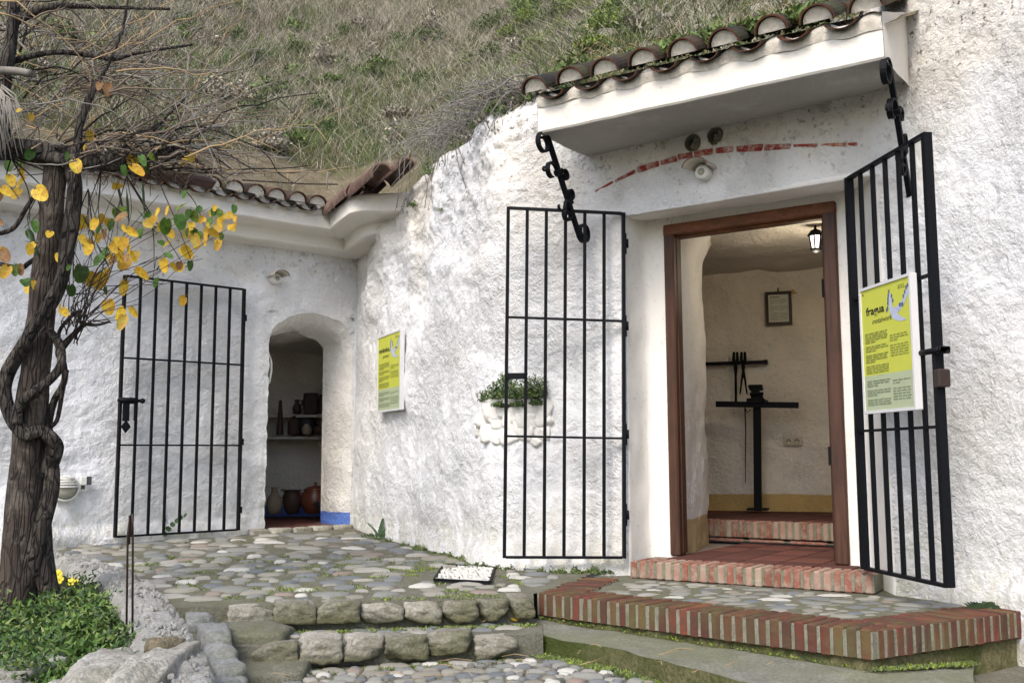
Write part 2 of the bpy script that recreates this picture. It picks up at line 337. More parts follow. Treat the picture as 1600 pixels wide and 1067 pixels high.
def leafmat(name, rnd, scale=3.5, trans=.35):
    m, nt, b = mat(name, .55, spec=.3); co = coords(nt); oi = nd(nt, 'ObjectInfo'); n = tnoise(nt, co, scale, 3)
    c = ramp(nt, oi.outputs['Random'], rnd) if rnd else None
    c = mix(nt, ramp(nt, n, [(.42, 0), (.66, .75)]), c, tuple(x * k for x, k in zip(rnd[0][1], (.75, .45, .4)))); c = mix(nt, ramp(nt, tnoise(nt, co, 16, 3), [(.58, 0), (.66, .7)]), c, (.10, .05, .02))
    nt.links.new(c, b.inputs['Base Color'])
    tr = nd(nt, 'BsdfTranslucent'); nt.links.new(c, tr.inputs[0]); ms = nd(nt, 'MixShader'); ms.inputs[0].default_value = trans
    out = nt.nodes['Material Output']; nt.links.new(b.outputs[0], ms.inputs[1]); nt.links.new(tr.outputs[0], ms.inputs[2]); nt.links.new(ms.outputs[0], out.inputs[0]); return m
M['leaf_yellow'] = leafmat('yellow_autumn_leaf', [(0, (.66, .46, .035)), (.5, (.74, .56, .06)), (.8, (.56, .36, .04)), (1, (.42, .36, .06))])
M['leaf_green'] = leafmat('green_vine_leaf', [(0, (.045, .13, .022)), (.6, (.08, .19, .03)), (1, (.22, .30, .04))])
M['leaf_brown'] = leafmat('withered_leaf', [(0, (.24, .13, .055)), (1, (.30, .19, .07))])
M['g_straw'] = simple('straw_grass', (.47, .43, .335), .9, var=.35, scale=6, bmp=0)
M['g_olive'] = simple('olive_grass', (.20, .245, .085), .85, var=.45, scale=3, bmp=0)
M['g_green'] = simple('fresh_grass', (.14, .215, .065), .8, var=.4, scale=3, bmp=0)
M['g_dead'] = simple('grey_dead_grass', (.32, .285, .235), .9, var=.45, scale=5, bmp=0)
M['g_lime'] = simple('bright_moss_green', (.27, .36, .035), .9, var=.5, scale=9, bmp=0)
M['g_shrub'] = simple('dark_shrub_leaf', (.060, .105, .050), .8, var=.45, scale=6, bmp=0)
M['g_plant'] = simple('bed_plant_leaf', (.060, .125, .025), .65, var=.5, scale=8, bmp=0)
M['g_plant2'] = simple('bed_plant_leaf_bright', (.12, .20, .035), .65, var=.4, scale=8, bmp=0)
M['petal'] = simple('yellow_petal', (.75, .62, .06), .6, var=.1, bmp=0)
m, nt, b = mat('lamp_glass_lit', .3); b.inputs['Base Color'].default_value = (.9, .88, .8, 1); b.inputs['Emission Color'].default_value = (1, .93, .8, 1); b.inputs['Emission Strength'].default_value = 1.6; M['lit'] = m

# ================================================================ THE SETTING: ground
def tz(x, y):      # terrace level: rises slightly towards the cave door
    return -.65 + .016 * max(0, y - 4.8)
E1A, E1B = G(345, 945, -.65), G(832, 935, -.65)         # front edge of the terrace
E2A, E2B = G(372, 1005, -.76), G(800, 992, -.76)        # front edge of the second step
def yline(A, B, x): return A.y + (B.y - A.y) * (x - A.x) / (B.x - A.x)
def low(x, y):     # level of the lower cobbled path, falling towards the photographer
    return -.86 - .05 * max(0, 4.4 - y)
def sheet(name, x0, x1, y0f, y1f, zf, nx, ny, amp=.006, keep=None, matn='mortar', parent=None, kind='structure', thick=None):
    mb = MB(); rows = []
    for j in range(ny + 1):
        r = []
        for i in range(nx + 1):
            x = x0 + (x1 - x0) * i / nx; y = y0f(x) + (y1f(x) - y0f(x)) * j / ny
            z = zf(x, y) + amp * noise.noise(Vector((x * 6, y * 6, 0))) + amp * .6 * noise.noise(Vector((x * 19, y * 19, 3)))
            r.append(Vector((x, y, z)))
        rows.append(r)
    mb.grid(rows)
    if keep: mb.f = [f for f in mb.f if keep(sum((Vector(mb.v[i]) for i in f), Vector()) / 4)]; mb.m = [0] * len(mb.f)
    if thick:
        front = [p for p in rows[0] if not keep or keep(p + Vector((0, .03, 0)))]; mb.grid([[p - Vector((0, -.0, thick)) for p in front], front])
    return obj(name, mb, M[matn], parent, True, kind=kind)
# base earth sheet far beyond the frame
mb = MB(); mb.quad((-60, -40, -1.35), (60, -40, -1.35), (60, 60, -1.35), (-60, 60, -1.35)); obj('ground', mb, M['soil'], kind='structure')
CURB = [G(20, 858, -.60), G(75, 868, -.61), G(130, 880, -.62), G(185, 905, -.625), G(222, 940, -.64), G(248, 985, -.655), G(268, 1030, -.675), G(278, 1075, -.70), G(280, 1130, -.73)]
def curbx(y):      # x of the curb's centre line at depth y
    pts = sorted([(p.y, p.x) for p in CURB])
    if y <= pts[0][0]: return pts[0][1]
    for (a, b), (c, d) in zip(pts, pts[1:]):
        if a <= y <= c: return b + (d - b) * (y - a) / (c - a)
    return pts[-1][1] - (y - pts[-1][0]) * 2.5
LE = Vector((.36, 5.62, -.64))
PL = [Vector((.112, 5.0, -.64)), Vector((1.32, 3.869, -.64)), Vector((2.133, 4.356, -.64))]     # outer top edge of the brick platform
def inplat(x, y, m=0.0):
    for a, b in ((LE, PL[0]), (PL[0], PL[1]), (PL[1], PL[2])):
        e = (b - a).normalized(); n_ = (-(e.y), e.x)
        if (x - a.x) * n_[0] + (y - a.y) * n_[1] < m: return False
    return True
terrace = sheet('terrace_paving', -4.6, .75, lambda x: yline(E1A, E1B, x) + .03, lambda x: 9.3, tz, 180, 130,
                keep=lambda c: c.x > curbx(c.y) + .02 and not inplat(c.x, c.y, .03) and not (c.x > .105 and c.y < 5.02), thick=.13)
tread = sheet('step_tread', -1.22, .13, lambda x: yline(E2A, E2B, x) + .03, lambda x: yline(E1A, E1B, x) + .03, lambda x, y: -.765, 60, 14, thick=.14)
lower = sheet('lower_path', -2.4, 3.6, lambda x: 0.5, lambda x: yline(E2A, E2B, x) + .06, low, 150, 110,
              keep=lambda c: not (c.x < curbx(c.y) + .1) and not inplat(c.x, c.y, .05))

# stones for paving -------------------------------------------------
def stone_mesh(seed, n=11, rough=.16):
    rr = random.Random(seed); mb = MB(); jt = [1 + .13 * rr.uniform(-1, 1) for _ in range(n)]; lv = [(1.04, -.5), (1.0, .0), (.90, .50), (.62, .74)]; vs = []
    w = [1 + rough * 2.0 * (noise.noise(Vector((math.cos(2 * math.pi * k / n) * 1.1 + seed * 3.1, math.sin(2 * math.pi * k / n) * 1.1, seed))) * 1.6) for k in range(n)]
    for li, (r, z) in enumerate(lv):
        for k in range(n):
            th = 2 * math.pi * k / n; q = .5 * r * w[k] * jt[k]
            vs.append((q * math.cos(th), q * math.sin(th), z + .07 * rr.uniform(-1, 1) * (li > 0)))
    vs.append((0, 0, .8 + .1 * rr.uniform(-1, 1)))
    fs = [(l * n + k, l * n + (k + 1) % n, (l + 1) * n + (k + 1) % n, (l + 1) * n + k) for l in range(3) for k in range(n)]
    fs += [(3 * n + k, 3 * n + (k + 1) % n, 4 * n) for k in range(n)]
    mb.add(vs, fs); return mb.mesh('cobble', M['stone'], smooth=True)
STONES = [stone_mesh(i + 1) for i in range(14)]
def pave(parent, region, zf, count, smin, smax, maxobj, bounds, elong=1.5, gap=.9, h=.03, seed=3, name='cobble', ang=0.0, proud=.0):
    rr = random.Random(seed); placed = []; cell = smax * 1.6; gridd = {}; tries = 0
    while len(placed) < count and tries < count * 60:
        tries += 1
        x = rr.uniform(bounds[0], bounds[1]); y = rr.uniform(bounds[2], bounds[3])
        if not region(x, y): continue
        s = rr.uniform(smin, smax) * (1 if tries < count * 15 else .6); e = rr.uniform(1.15, elong); gx, gy = int(x // cell), int(y // cell); ok = True
        for i in (-1, 0, 1):
            for j in (-1, 0, 1):
                for (x2, y2, s2, e2) in gridd.get((gx + i, gy + j), ()):
                    dx = (x - x2) / ((s * e + s2 * e2) * .5); dy = (y - y2) / ((s + s2) * .5)
                    if dx * dx + dy * dy < gap: ok = False; break
                if not ok: break
            if not ok: break
        if ok: gridd.setdefault((gx, gy), []).append((x, y, s, e)); placed.append((x, y, s, e))
    placed.sort(key=lambda p: -p[2] * p[3] / p[1])
    rest = MB()
    for i, (x, y, s, e) in enumerate(placed):
        a = ang + rr.gauss(0, .25); ca, sa = math.cos(a), math.sin(a); hh = h * rr.uniform(.6, 1.25)
        X = Vector((ca, sa, rr.uniform(-.05, .05))); Z = Vector((rr.uniform(-.06, .06), rr.uniform(-.06, .06), 1)); Y = Z.cross(X)
        Mx = frame((x, y, zf(x, y) - hh * .12 + proud), X, Y, Z, (s * e, s, hh)); me = rr.choice(STONES)
        if i < maxobj: inst(name, me, Mx, parent)
        else: rest.add([Mx @ v.co for v in me.vertices], [tuple(p.vertices) for p in me.polygons])
    if rest.f: obj('small_' + name, rest, M['stone_stuff'], parent, True, kind='stuff')
M['stone_stuff'] = stained('small_river_stones', (.20, .195, .18), (.11, .115, .11), (.15, .13, .10), .6, 5, .01)
def reg_terr(x, y):
    if x < curbx(y) + .16 or y < yline(E1A, E1B, x) + .19: return False
    return True

def wallclear(x, y):     # keep paving stones in front of the walls
    return y < 8.3 and (x < -1.2 or x < -1.2 + (8.1 - y) * .5 - .05 if y > 5.9 else x < .15 + (5.9 - y) * .6)
# plan of the three facades
CORNER = Vector((-1.36, 8.80)); LA = Vector((-2.95, 7.50)); LB = CORNER
pave(terrace, lambda x, y: reg_terr(x, y) and y < 6.3 and not inplat(x, y, -.1) and wallclear(x, y) and not (-.62 < x < -.02 and 5.35 < y < 5.95), tz, 160, .070, .125, 160, (-2.6, .3, 4.6, 6.3), 2.1, 1.75, .024, 5)
pave(terrace, lambda x, y: reg_terr(x, y) and y >= 6.3 and wallclear(x, y) and (y - 7.5) < (x + 2.95) * .69 - .12, tz, 135, .08, .15, 120, (-3.2, -.3, 6.3, 8.2), 2.1, 1.6, .024, 6)
pave(tread, lambda x, y: y > yline(E2A, E2B, x) + .17 and y < yline(E1A, E1B, x) - .02, lambda x, y: -.765, 60, .05, .085, 60, (-1.1, .02, 4.2, 4.9), 2.2, 1.1, .016, 8)
def reg_low(x, y):
    if x < .1: return y < yline(E2A, E2B, x) - .05 and x > curbx(y) + .3 + .1 and not (x < -.87 and y > 3.95)
    return not inplat(x, y, -.38)
pave(lower, lambda x, y: x < 1.1 and reg_low(x, y), low, 330, .040, .075, 250, (-1.05, 1.1, 3.72, 4.45), 1.9, .9, .022, 9)
pave(lower, lambda x, y: x >= 1.1 and reg_low(x, y), low, 60, .06, .13, 60, (1.35, 2.5, 3.45, 4.4), 1.7, .8, .035, 10)
pave(lower, lambda x, y: reg_low(x, y), low, 260, .06, .11, 0, (-1.0, 2.2, 2.6, 3.7), 1.6, .85, .03, 11)

# ---- edge stones of the two steps
def rough_block(seed, sx, sy, sz, n=3, k=.14, N=9, cuts=7):
    """angular stone: a box trimmed by random planes, edges softened, surface roughened"""
    rr = random.Random(seed * 17 + 3); mb = MB(); pl = [(Vector(a), 1.0) for a in ((1, 0, 0), (-1, 0, 0), (0, 1, 0), (0, -1, 0), (0, 0, 1), (0, 0, -1))]
    for _ in range(cuts):
        v = Vector((rr.gauss(0, 1), rr.gauss(0, 1), rr.gauss(0, 1))).normalized(); pl.append((v, rr.uniform(1.02, 1.30) * (1 - k * .6)))
    def P(d):
        d = d.normalized(); t = sum(max(0, n_.dot(d)) ** 26 / w ** 26 for n_, w in pl) ** (-1 / 26); q = d * t
        e = noise.noise(q * 2.2 + Vector((seed * 7.3, seed, 0))) * k * .55 + noise.noise(q * 7 + Vector((seed, seed * 3.1, 9))) * k * .22 + abs(noise.noise(q * 15 + Vector((seed, 1, 9)))) * k * .10
        q = q * (1 + e); return Vector((q.x * sx / 2, q.y * sy / 2, q.z * sz / 2))
    for ax in range(3):
        for sg in (-1, 1):
            rows = []
            for j in range(N):
                r = []
                for i in range(N):
                    a, b_ = math.tan((-1 + 2 * i / (N - 1)) * math.pi / 4), math.tan((-1 + 2 * j / (N - 1)) * math.pi / 4)
                    c = [0, 0, 0]; c[ax] = sg; c[(ax + 1) % 3] = a * sg; c[(ax + 2) % 3] = b_
                    r.append(P(Vector(c)))
                rows.append(r)
            mb.grid(rows)
    return mb
def weld(o):
    import bmesh
    bm = bmesh.new(); bm.from_mesh(o); bmesh.ops.remove_doubles(bm, verts=bm.verts, dist=1e-4); bm.to_mesh(o); bm.free(); o.update()
def block_row(A, B, zt, cuts, hh, dep, parent, mats, seed, zlow=0, jit=.012):
    """cuts: fractions along A-B where joints fall"""
    d = (B - A); L = d.length; e = d.normalized(); n_ = Vector((-e.y, e.x, 0)); rr = random.Random(seed)
    for i, (a, b_) in enumerate(zip(cuts, cuts[1:])):
        w = (b_ - a) * L - .010; k = rr.uniform(.85, 1.15)
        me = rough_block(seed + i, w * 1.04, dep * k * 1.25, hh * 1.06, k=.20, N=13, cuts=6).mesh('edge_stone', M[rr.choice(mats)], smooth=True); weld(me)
        c = A + d * ((a + b_) / 2) + n_ * (dep * k / 2) + Vector((0, 0, -hh / 2 + rr.uniform(-jit, jit) * .6 + zlow * (i / len(cuts))))
        c.z = zt + c.z - A.z if False else zt - hh / 2 + rr.uniform(-jit, jit)
        Z = Vector((rr.uniform(-.05, .05), rr.uniform(-.05, .05), 1)); Y = Z.cross(e); inst('edge_stone', me, frame(c, e, Y, Z), parent)
steps = thing('stone_steps', 'two low steps edged with rough mossy stones between the cobbled terrace and the path', 'steps', (E1A.x, E1A.y, -.86))
def px_frac(A, B, pxs, z, py):  # joint positions read along an edge
    out = []
    for p in pxs:
        g = V(p, py, (A.x, A.y), (B.x, B.y)); out.append(((g - A).dot(B - A)) / (B - A).length_squared)
    return out
A1 = E1A - Vector((0, .02, 0)); B1 = E1B - Vector((0, .02, 0))
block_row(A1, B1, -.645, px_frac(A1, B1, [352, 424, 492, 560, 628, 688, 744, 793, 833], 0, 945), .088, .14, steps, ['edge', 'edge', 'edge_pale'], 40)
A2 = E2A - Vector((0, .02, 0)); B2 = E2B - Vector((0, .02, 0))
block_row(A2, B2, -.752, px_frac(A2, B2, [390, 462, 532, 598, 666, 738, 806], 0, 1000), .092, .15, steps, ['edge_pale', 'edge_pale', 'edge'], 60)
# sloping concrete wedges at the left end of each step
for i, (x0, x1, yy, zt) in enumerate(((335, 442, 970, -.672), (358, 470, 1030, -.785))):
    a, b_ = G(x0, yy - 10, zt), G(x1, yy - 10, zt); c = (a + b_) / 2 + Vector((0, .05, -.118)); mb = rough_block(141 + i, (b_ - a).length * 1.1, .30, .17, k=.06, N=14, cuts=2)
    mb.v = [tuple(Vector(v) + c - Vector((0, 0, .14 * max(0, -v[1])))) for v in mb.v]; o = obj('concrete_ramp', mb, M['mortar'], steps, True); weld(o.data)

# ---- planter bed: earth, rough curb, edge blocks, boulders
mb = MB(); rows = []
for j in range(50):
    y = 1.5 + j * (7.0 - 1.5) / 49; cx = curbx(y); r = []
    for i in range(30):
        x = cx + .02 - (1 - i / 29) * 3.2
        r.append(Vector((x, y, -.73 - .06 * max(0, 4.6 - y) + .04 * fbm((x, y, 0), 3) + .05 * sstep(4, 6.5, y))))
    rows.append(r)
mb.grid(rows); bed = obj('planting_bed_soil', mb, M['soil'], smooth=True, kind='structure')
def sweep_curb(path, width, height, amp, zoff=0.0, sub=14):
    pts = []
    for a, b_ in zip(path, path[1:]):
        for i in range(sub): pts.append(a.lerp(b_, i / sub))
    pts.append(path[-1]); mb = MB(); rows = []
    prof = [(-.5, -1), (-.52, -.35), (-.42, -.06), (-.28, 0), (-.1, .03), (.1, .02), (.28, -.02), (.42, -.1), (.52, -.4), (.56, -1)]
    fine = []
    for (a, b_) in zip(prof, prof[1:]):
        for i in range(3): t = i / 3; fine.append((a[0] + (b_[0] - a[0]) * t, a[1] + (b_[1] - a[1]) * t))
    fine.append(prof[-1])
    for i, p in enumerate(pts):
        t = (pts[min(i + 1, len(pts) - 1)] - pts[max(i - 1, 0)]); t.z = 0; t.normalize(); n_ = Vector((-t.y, t.x, 0)); r = []
        for (u, w) in fine:
            q = p + n_ * (u * width) + Vector((0, 0, w * height + zoff)); d = noise.noise(q * 9) * amp + abs(noise.noise(q * 22)) * amp * .9
            q = q + Vector((0, 0, d)) + n_ * (d * (1 if u > 0 else -1) * .6); r.append(q)
        rows.append(r)
    mb.grid(rows); return mb
planter = thing('planter_edging', 'curved rough white curb and stones edging the garden bed at the foot of the vine', 'planter', (CURB[5].x, CURB[5].y, -.86))
obj('curb', sweep_curb(CURB, .20, .16, .030, .02, 26), M['pebbly'], planter, True)
mb = MB(); rr = random.Random(66)
for i in range(700):
    t = rr.uniform(0, len(CURB) - 1.001); a = CURB[int(t)].lerp(CURB[int(t) + 1], t % 1); u = rr.uniform(-.48, .5); q = a + Vector((u * .20 * .75, u * .20 * .6, .040 - .10 * max(0, abs(u) - .3))); me = STONES[i % 14]; r_ = rr.uniform(.005, .015)
    Mx = frame(q, (math.cos(i), math.sin(i), rr.uniform(-.4, .4)), (-math.sin(i), math.cos(i), 0), (0, 0, 1), (r_ * 1.4, r_, r_ * .8)); mb.add([Mx @ v_.co for v_ in me.vertices], [tuple(p.vertices) for p in me.polygons])
obj('curb_chips', mb, M['pebbly'], planter, False, kind='stuff')
OUT = [G(150, 872, -.635), G(205, 893, -.645), G(262, 925, -.66), G(300, 965, -.70), G(318, 1010, -.74), G(325, 1067, -.79), G(326, 1130, -.84)]
obj('mortar_strip', sweep_curb(OUT, .26, .25, .014, -.012), M['concrete'], planter, True)
EB = [(300, 943, 322, 968, -.672), (318, 968, 344, 990, -.69), (330, 990, 352, 1016, -.715), (338, 1016, 364, 1040, -.74), (344, 1041, 362, 1070, -.77), (346, 1072, 366, 1104, -.80)]
for i, (x0, y0, x1, y1, z) in enumerate(EB):
    a = G((x0 + x1) / 2 - 4, y0, z); b_ = G((x0 + x1) / 2 + 2, y1, z); d = (b_ - a); L = d.length; d.normalize()
    me = rough_block(90 + i, .125, L * 1.02, .16, k=.16, cuts=6, N=11).mesh('edging_block', M['edge_blue'], smooth=True); weld(me)
    c = (a + b_) / 2; c.z = z - .075; inst('edging_block', me, frame(c, (d.y, -d.x, 0) if d.y > 0 else (-d.y, d.x, 0), d if d.y > 0 else -d, (0, 0, 1)), planter)
BO = [((-45, 1000), (95, 1055), -.72, .14, 'boulder', 'grey'), ((100, 1000), (212, 1067), -.66, .20, 'boulder', ''), ((205, 995), (272, 1060), -.63, .20, 'boulder', ''),
      ((228, 985), (276, 1008), -.60, .10, 'boulder', 'tan'), ((128, 1040), (225, 1100), -.70, .18, 'boulder', ''), ((20, 1052), (120, 1100), -.74, .16, 'boulder', ''), ((250, 975), (292, 1000), -.64, .09, 'boulder', ''), ((-60, 1045), (30, 1100), -.74, .15, 'boulder', '')]
BL = ['low pale boulder at the left edge of the picture bordering the bed', 'long grey boulder with a slanted top in front of the bed', 'angular white topped boulder pointing at the end of the curb',
      'small rounded tan stone on top of the angular boulder', 'large pale boulder at the bottom edge in front of the bed', 'flat white boulder low in the bottom left of the picture', 'small grey stone between the tan stone and the curb', 'pale boulder in the bottom left corner of the picture']
for i, ((x0, y0), (x1, y1), z, h, mt, _) in enumerate(BO):
    a = G(x0, (y0 + y1) / 2, z); b_ = G(x1, (y0 + y1) / 2, z); w = (b_ - a).length; n_ = G((x0 + x1) / 2, y0, z + .02).y - G((x0 + x1) / 2, y1, z).y
    mb = rough_block(120 + i * 3, w * 1.0, max(.12, n_ * .95), h * 1.1, k=.16, N=22, cuts=9); c = G((x0 + x1) / 2, (y0 + y1) / 2, z); c.z = z - h * .45
    mb.v = [tuple(Vector(v) + c + Vector((0, 0, .10 * v[0] * math.sin(i * 2)))) for v in mb.v]
    o = obj('boulder', mb, M['boulder' if i != 3 else 'bank'], None, True, loc=c); weld(o.data);
    tag(o, BL[i], 'stone', 'stones bordering the garden bed')

# ---- brick platform
plat = thing('brick_platform', 'low platform edged with upright red bricks in front of the open doorway', 'step', (PL[1].x, PL[1].y, -.86))
back = [Vector((2.75, 4.9, -.64)), Vector((1.2, 6.0, -.64)), Vector((.2, 5.75, -.64))]
poly = [p.copy() for p in PL] + back; ctr = sum(poly, Vector()) / len(poly)
mb = MB(); nr = 46
def platz(x, y): return -.652 + .006 * noise.noise(Vector((x * 8, y * 8, 0)))
rows = []
for j in range(60):
    rows.append([Vector((.05 + 2.7 * i / 80, 3.85 + 2.3 * j / 59, 0)) for i in range(81)])
for r in rows:
    for p in r: p.z = platz(p.x, p.y)
mb.grid(rows); mb.f = [f for f in mb.f if inplat(sum(mb.v[i][0] for i in f) / 4, sum(mb.v[i][1] for i in f) / 4, .06)]; mb.m = [0] * len(mb.f)
platpav = obj('paving_bed', mb, M['mortar'], plat, True)
pave(platpav, lambda x, y: inplat(x, y, .3) and (x - .62) * .553 + (y - 5.64) * .833 < -.08 and not (x > 1.75 and y > 4.35 + (2.07 - x) * 1.6), lambda x, y: -.655, 190, .055, .10, 180, (.2, 2.2, 4.0, 5.6), 2.1, 1.15, .014, 21)
BW, BL_, BH = .0385, .215, .110
def brick_mesh(seed, w, l, h, matn, name='brick'):
    mb = MB(); mb.box((0, 0, 0), (w, l, h), bev=.005); rr = random.Random(seed)
    mb.v = [tuple(Vector(v) + noise.noise_vector(Vector(v) * 30 + Vector((seed * 9, 0, 0))) * .0035) for v in mb.v]
    return mb.mesh(name, M[matn])
BM = [brick_mesh(i, BW, BL_, BH, 'brick') for i in range(12)]
def brick_run(A, B, zt, meshes, pitch, L, H, parent, seed, jit=.003, inset=0.0, skip=()):
    jit *= .5
    d = B - A; d.z = 0; n = max(1, round(d.length / pitch)); e = d.normalized(); n_ = Vector((-e.y, e.x, 0)); rr = random.Random(seed); p_ = d.length / n
    for i in range(n):
        if i in skip: continue
        c = A + e * (p_ * (i + .5)) + n_ * (L / 2 + inset + rr.gauss(0, jit)); c.z = zt - H / 2 + rr.gauss(0, jit * .7)
        a = rr.gauss(0, .006); X = (e * math.cos(a) + n_ * math.sin(a)); Y = Vector((-X.y, X.x, 0))
        inst('brick', rr.choice(meshes), frame(c, X, Y, (0, 0, 1)), parent)
    mb = MB(); c = A + d / 2 + n_ * (L / 2 + inset + .004); c.z = zt - H / 2 - .001; mb.box(c, (d.length, L - .002, H - .012), e, n_)
    obj('mortar_bed', mb, M['brick_mortar'], parent)
brick_run(PL[0], PL[1], -.640, BM, .0535, BL_, BH, plat, 1)
e2 = (PL[2] - PL[1]).normalized(); brick_run(PL[1] + e2 * .03, PL[1] + e2 * 2.2, -.640, BM, .0535, BL_, BH, plat, 2)
# short return of bricks along the left end of the platform
brick_run(LE, PL[0] + Vector((.03, .06, 0)), -.641, BM, .054, BL_, BH, plat, 3)
# mossy concrete under the bricks and the concrete step in front
def strip(path_t, path_b, n, amp, matn, name, parent, sub=6):
    mb = MB(); rows = []
    for k in range(sub + 1):
        r = []
        for i in range(n + 1):
            t = i / n * (len(path_t) - 1); s = min(int(t), len(path_t) - 2); f = t - s
            a = path_t[s].lerp(path_t[s + 1], f); b_ = path_b[s].lerp(path_b[s + 1], f); q = a.lerp(b_, k / sub)
            q += noise.noise_vector(q * 7) * amp; r.append(q)
        rows.append(r)
    mb.grid(rows); return obj(name, mb, M[matn], parent, True)
nf = Vector((-(PL[1] - PL[0]).y, (PL[1] - PL[0]).x, 0)).normalized() * .018
PR = PL[1] + e2 * 2.2
top = [Vector((PL[0].x - .0, PL[0].y + .25, -.752)), PL[0] + nf + Vector((0, 0, -.108)), PL[1] + Vector((0, .03, -.108)), PR + Vector((0, .02, -.108))]
bot = [t + Vector((-.02, -.015, -.20)) for t in top]; bot[0].z = -.80
strip(top, bot, 60, .02, 'mossy', 'mossy_footing', plat, 8)
cs = thing('concrete_step', 'low mossy concrete step running in front of the brick platform', 'step', (.1, 4.75, -.87))
c0 = G(809, 985, -.775); c1 = G(960, 1015, -.785); c2 = G(1151, 1067, -.80); c3 = c2 + (c2 - c1).normalized() * .9; c3.z = -.82
fr = [c0 + Vector((.0, .17, 0)), c0, c1, c2, c3]; bk = [PL[0] + Vector((.02, .06, -.128)), PL[0] + nf * 2 + Vector((0, 0, -.13)), PL[0].lerp(PL[1], .4) + nf * 2 + Vector((0, 0, -.14)), PL[1] + nf * 2 + Vector((0, 0, -.155)), PL[1] + Vector((.5, .3, -.19))]
for q in fr: q.z -= .0
strip(bk, fr, 60, .010, 'concrete', 'step_top', cs, 10)
fb = [q + Vector((-.012, -.02, -.13)) for q in fr]; mid = [q + Vector((-.006, -.010, -.012)) for q in fr]
strip(fr, fb, 60, .012, 'mossy', 'step_face', cs, 6)

# ---- mosaic drain cover
dc = [G(675, 905, -.628), G(762, 910, -.628), G(770, 887, -.628), G(690, 882, -.628)]
cov = thing('drain_cover', 'square dark iron cover inlaid with white pebbles on the cobbled terrace', 'drain cover', sum(dc, Vector()) / 4)
mb = MB(); mb.add([q for q in dc] + [q - Vector((0, 0, .05)) for q in dc], [(0, 1, 2, 3), (0, 4, 5, 1), (1, 5, 6, 2), (2, 6, 7, 3), (3, 7, 4, 0)]); obj('plate', mb, M['cover_bed'], cov)
mb = MB()
for i in range(4):
    a, b_ = dc[i], dc[(i + 1) % 4]; d = (b_ - a).normalized(); mb.box((a + b_) / 2 + Vector((0, 0, .004)), ((b_ - a).length, .010, .012), d, (-d.y, d.x, 0))
obj('rim', mb, M['iron'], cov)
mb = MB(); rr = random.Random(4); NN = 12
for i in range(NN):
    for j in range(8):
        u = (i + .5 + rr.uniform(-.15, .15) + (j % 2) * .4) / (NN + .5); v = (j + .5 + rr.uniform(-.12, .12)) / 8
        c = dc[0].lerp(dc[1], u).lerp(dc[3].lerp(dc[2], u), v); me = rr.choice(STONES); a = rr.uniform(0, 3.1)
        w = (dc[1] - dc[0]).length / NN * .98; w2 = (dc[3] - dc[0]).length / 8 * .86
        Mx = frame(c + Vector((0, 0, .003)), (math.cos(a * .15), math.sin(a * .15), 0), (-math.sin(a * .15), math.cos(a * .15), 0), (0, 0, 1), (w * rr.uniform(.8, 1.05), w2 * rr.uniform(.75, .95), .006))
        mb.add([Mx @ v_.co for v_ in me.vertices], [tuple(p.vertices) for p in me.polygons])
obj('pebble_inlay', mb, M['pebble_white'], cov, True, kind='stuff')
# ================================================================ WALLS
class Plan:
    def __init__(s, pts, smooth=True, fillet=None):
        s.p = [Vector(p) for p in pts]; ds = []
        if smooth:
            q = []
            P = [s.p[0] * 2 - s.p[1]] + s.p + [s.p[-1] * 2 - s.p[-2]]
            for i in range(1, len(P) - 2):
                for k in range(12):
                    t = k / 12; a, b_, c, d = P[i - 1], P[i], P[i + 1], P[i + 2]
                    # centripetal-like: tame with linear mix to keep straight parts straight
                    cr = .5 * ((2 * b_) + (c - a) * t + (2 * a - 5 * b_ + 4 * c - d) * t * t + (3 * b_ - a - 3 * c + d) * t ** 3)
                    q.append(cr.lerp(b_.lerp(c, t), .55))
            q.append(s.p[-1]); s.p = q
        s.s = [0]
        for a, b_ in zip(s.p, s.p[1:]): s.s.append(s.s[-1] + (b_ - a).length)
        s.L = s.s[-1]
    def at(s, t):
        if t <= 0: i = 0
        elif t >= s.L: i = len(s.p) - 2
        else:
            lo, hi = 0, len(s.s) - 1
            while hi - lo > 1:
                m_ = (lo + hi) // 2
                if s.s[m_] <= t: lo = m_
                else: hi = m_
            i = lo
        f = (t - s.s[i]) / (s.s[i + 1] - s.s[i]); return s.p[i].lerp(s.p[i + 1], f)
    def n(s, t, h=.06):
        d = (s.at(t + h) - s.at(t - h)).normalized(); return Vector((d.y, -d.x))     # towards the camera side
    def near(s, x, y):
        best = (1e9, 0)
        for i, (a, b_) in enumerate(zip(s.p, s.p[1:])):
            d = b_ - a; q = Vector((x, y)); f = max(0, min(1, (q - a).dot(d) / d.length_squared)); e = (a + d * f - q).length
            if e < best[0]: best = (e, s.s[i] + f * d.length)
        return best[1]
    def hit(s, px):     # arc length where the column px meets the plan
        d = ray(px, 600); best = None
        for i, (a, b_) in enumerate(zip(s.p, s.p[1:])):
            e = b_ - a; den = d.x * (-e.y) + d.y * e.x
            if abs(den) < 1e-9: continue
            # solve k*d = a + f*e
            k = (a.x * (-e.y) + a.y * e.x) / den; f = ((k * d.y - a.y) / e.y) if abs(e.y) > abs(e.x) else ((k * d.x - a.x) / e.x)
            if -1e-6 <= f <= 1 + 1e-6 and k > 0 and (best is None or k < best[0]): best = (k, s.s[i] + f * e.length)
        return best[1]
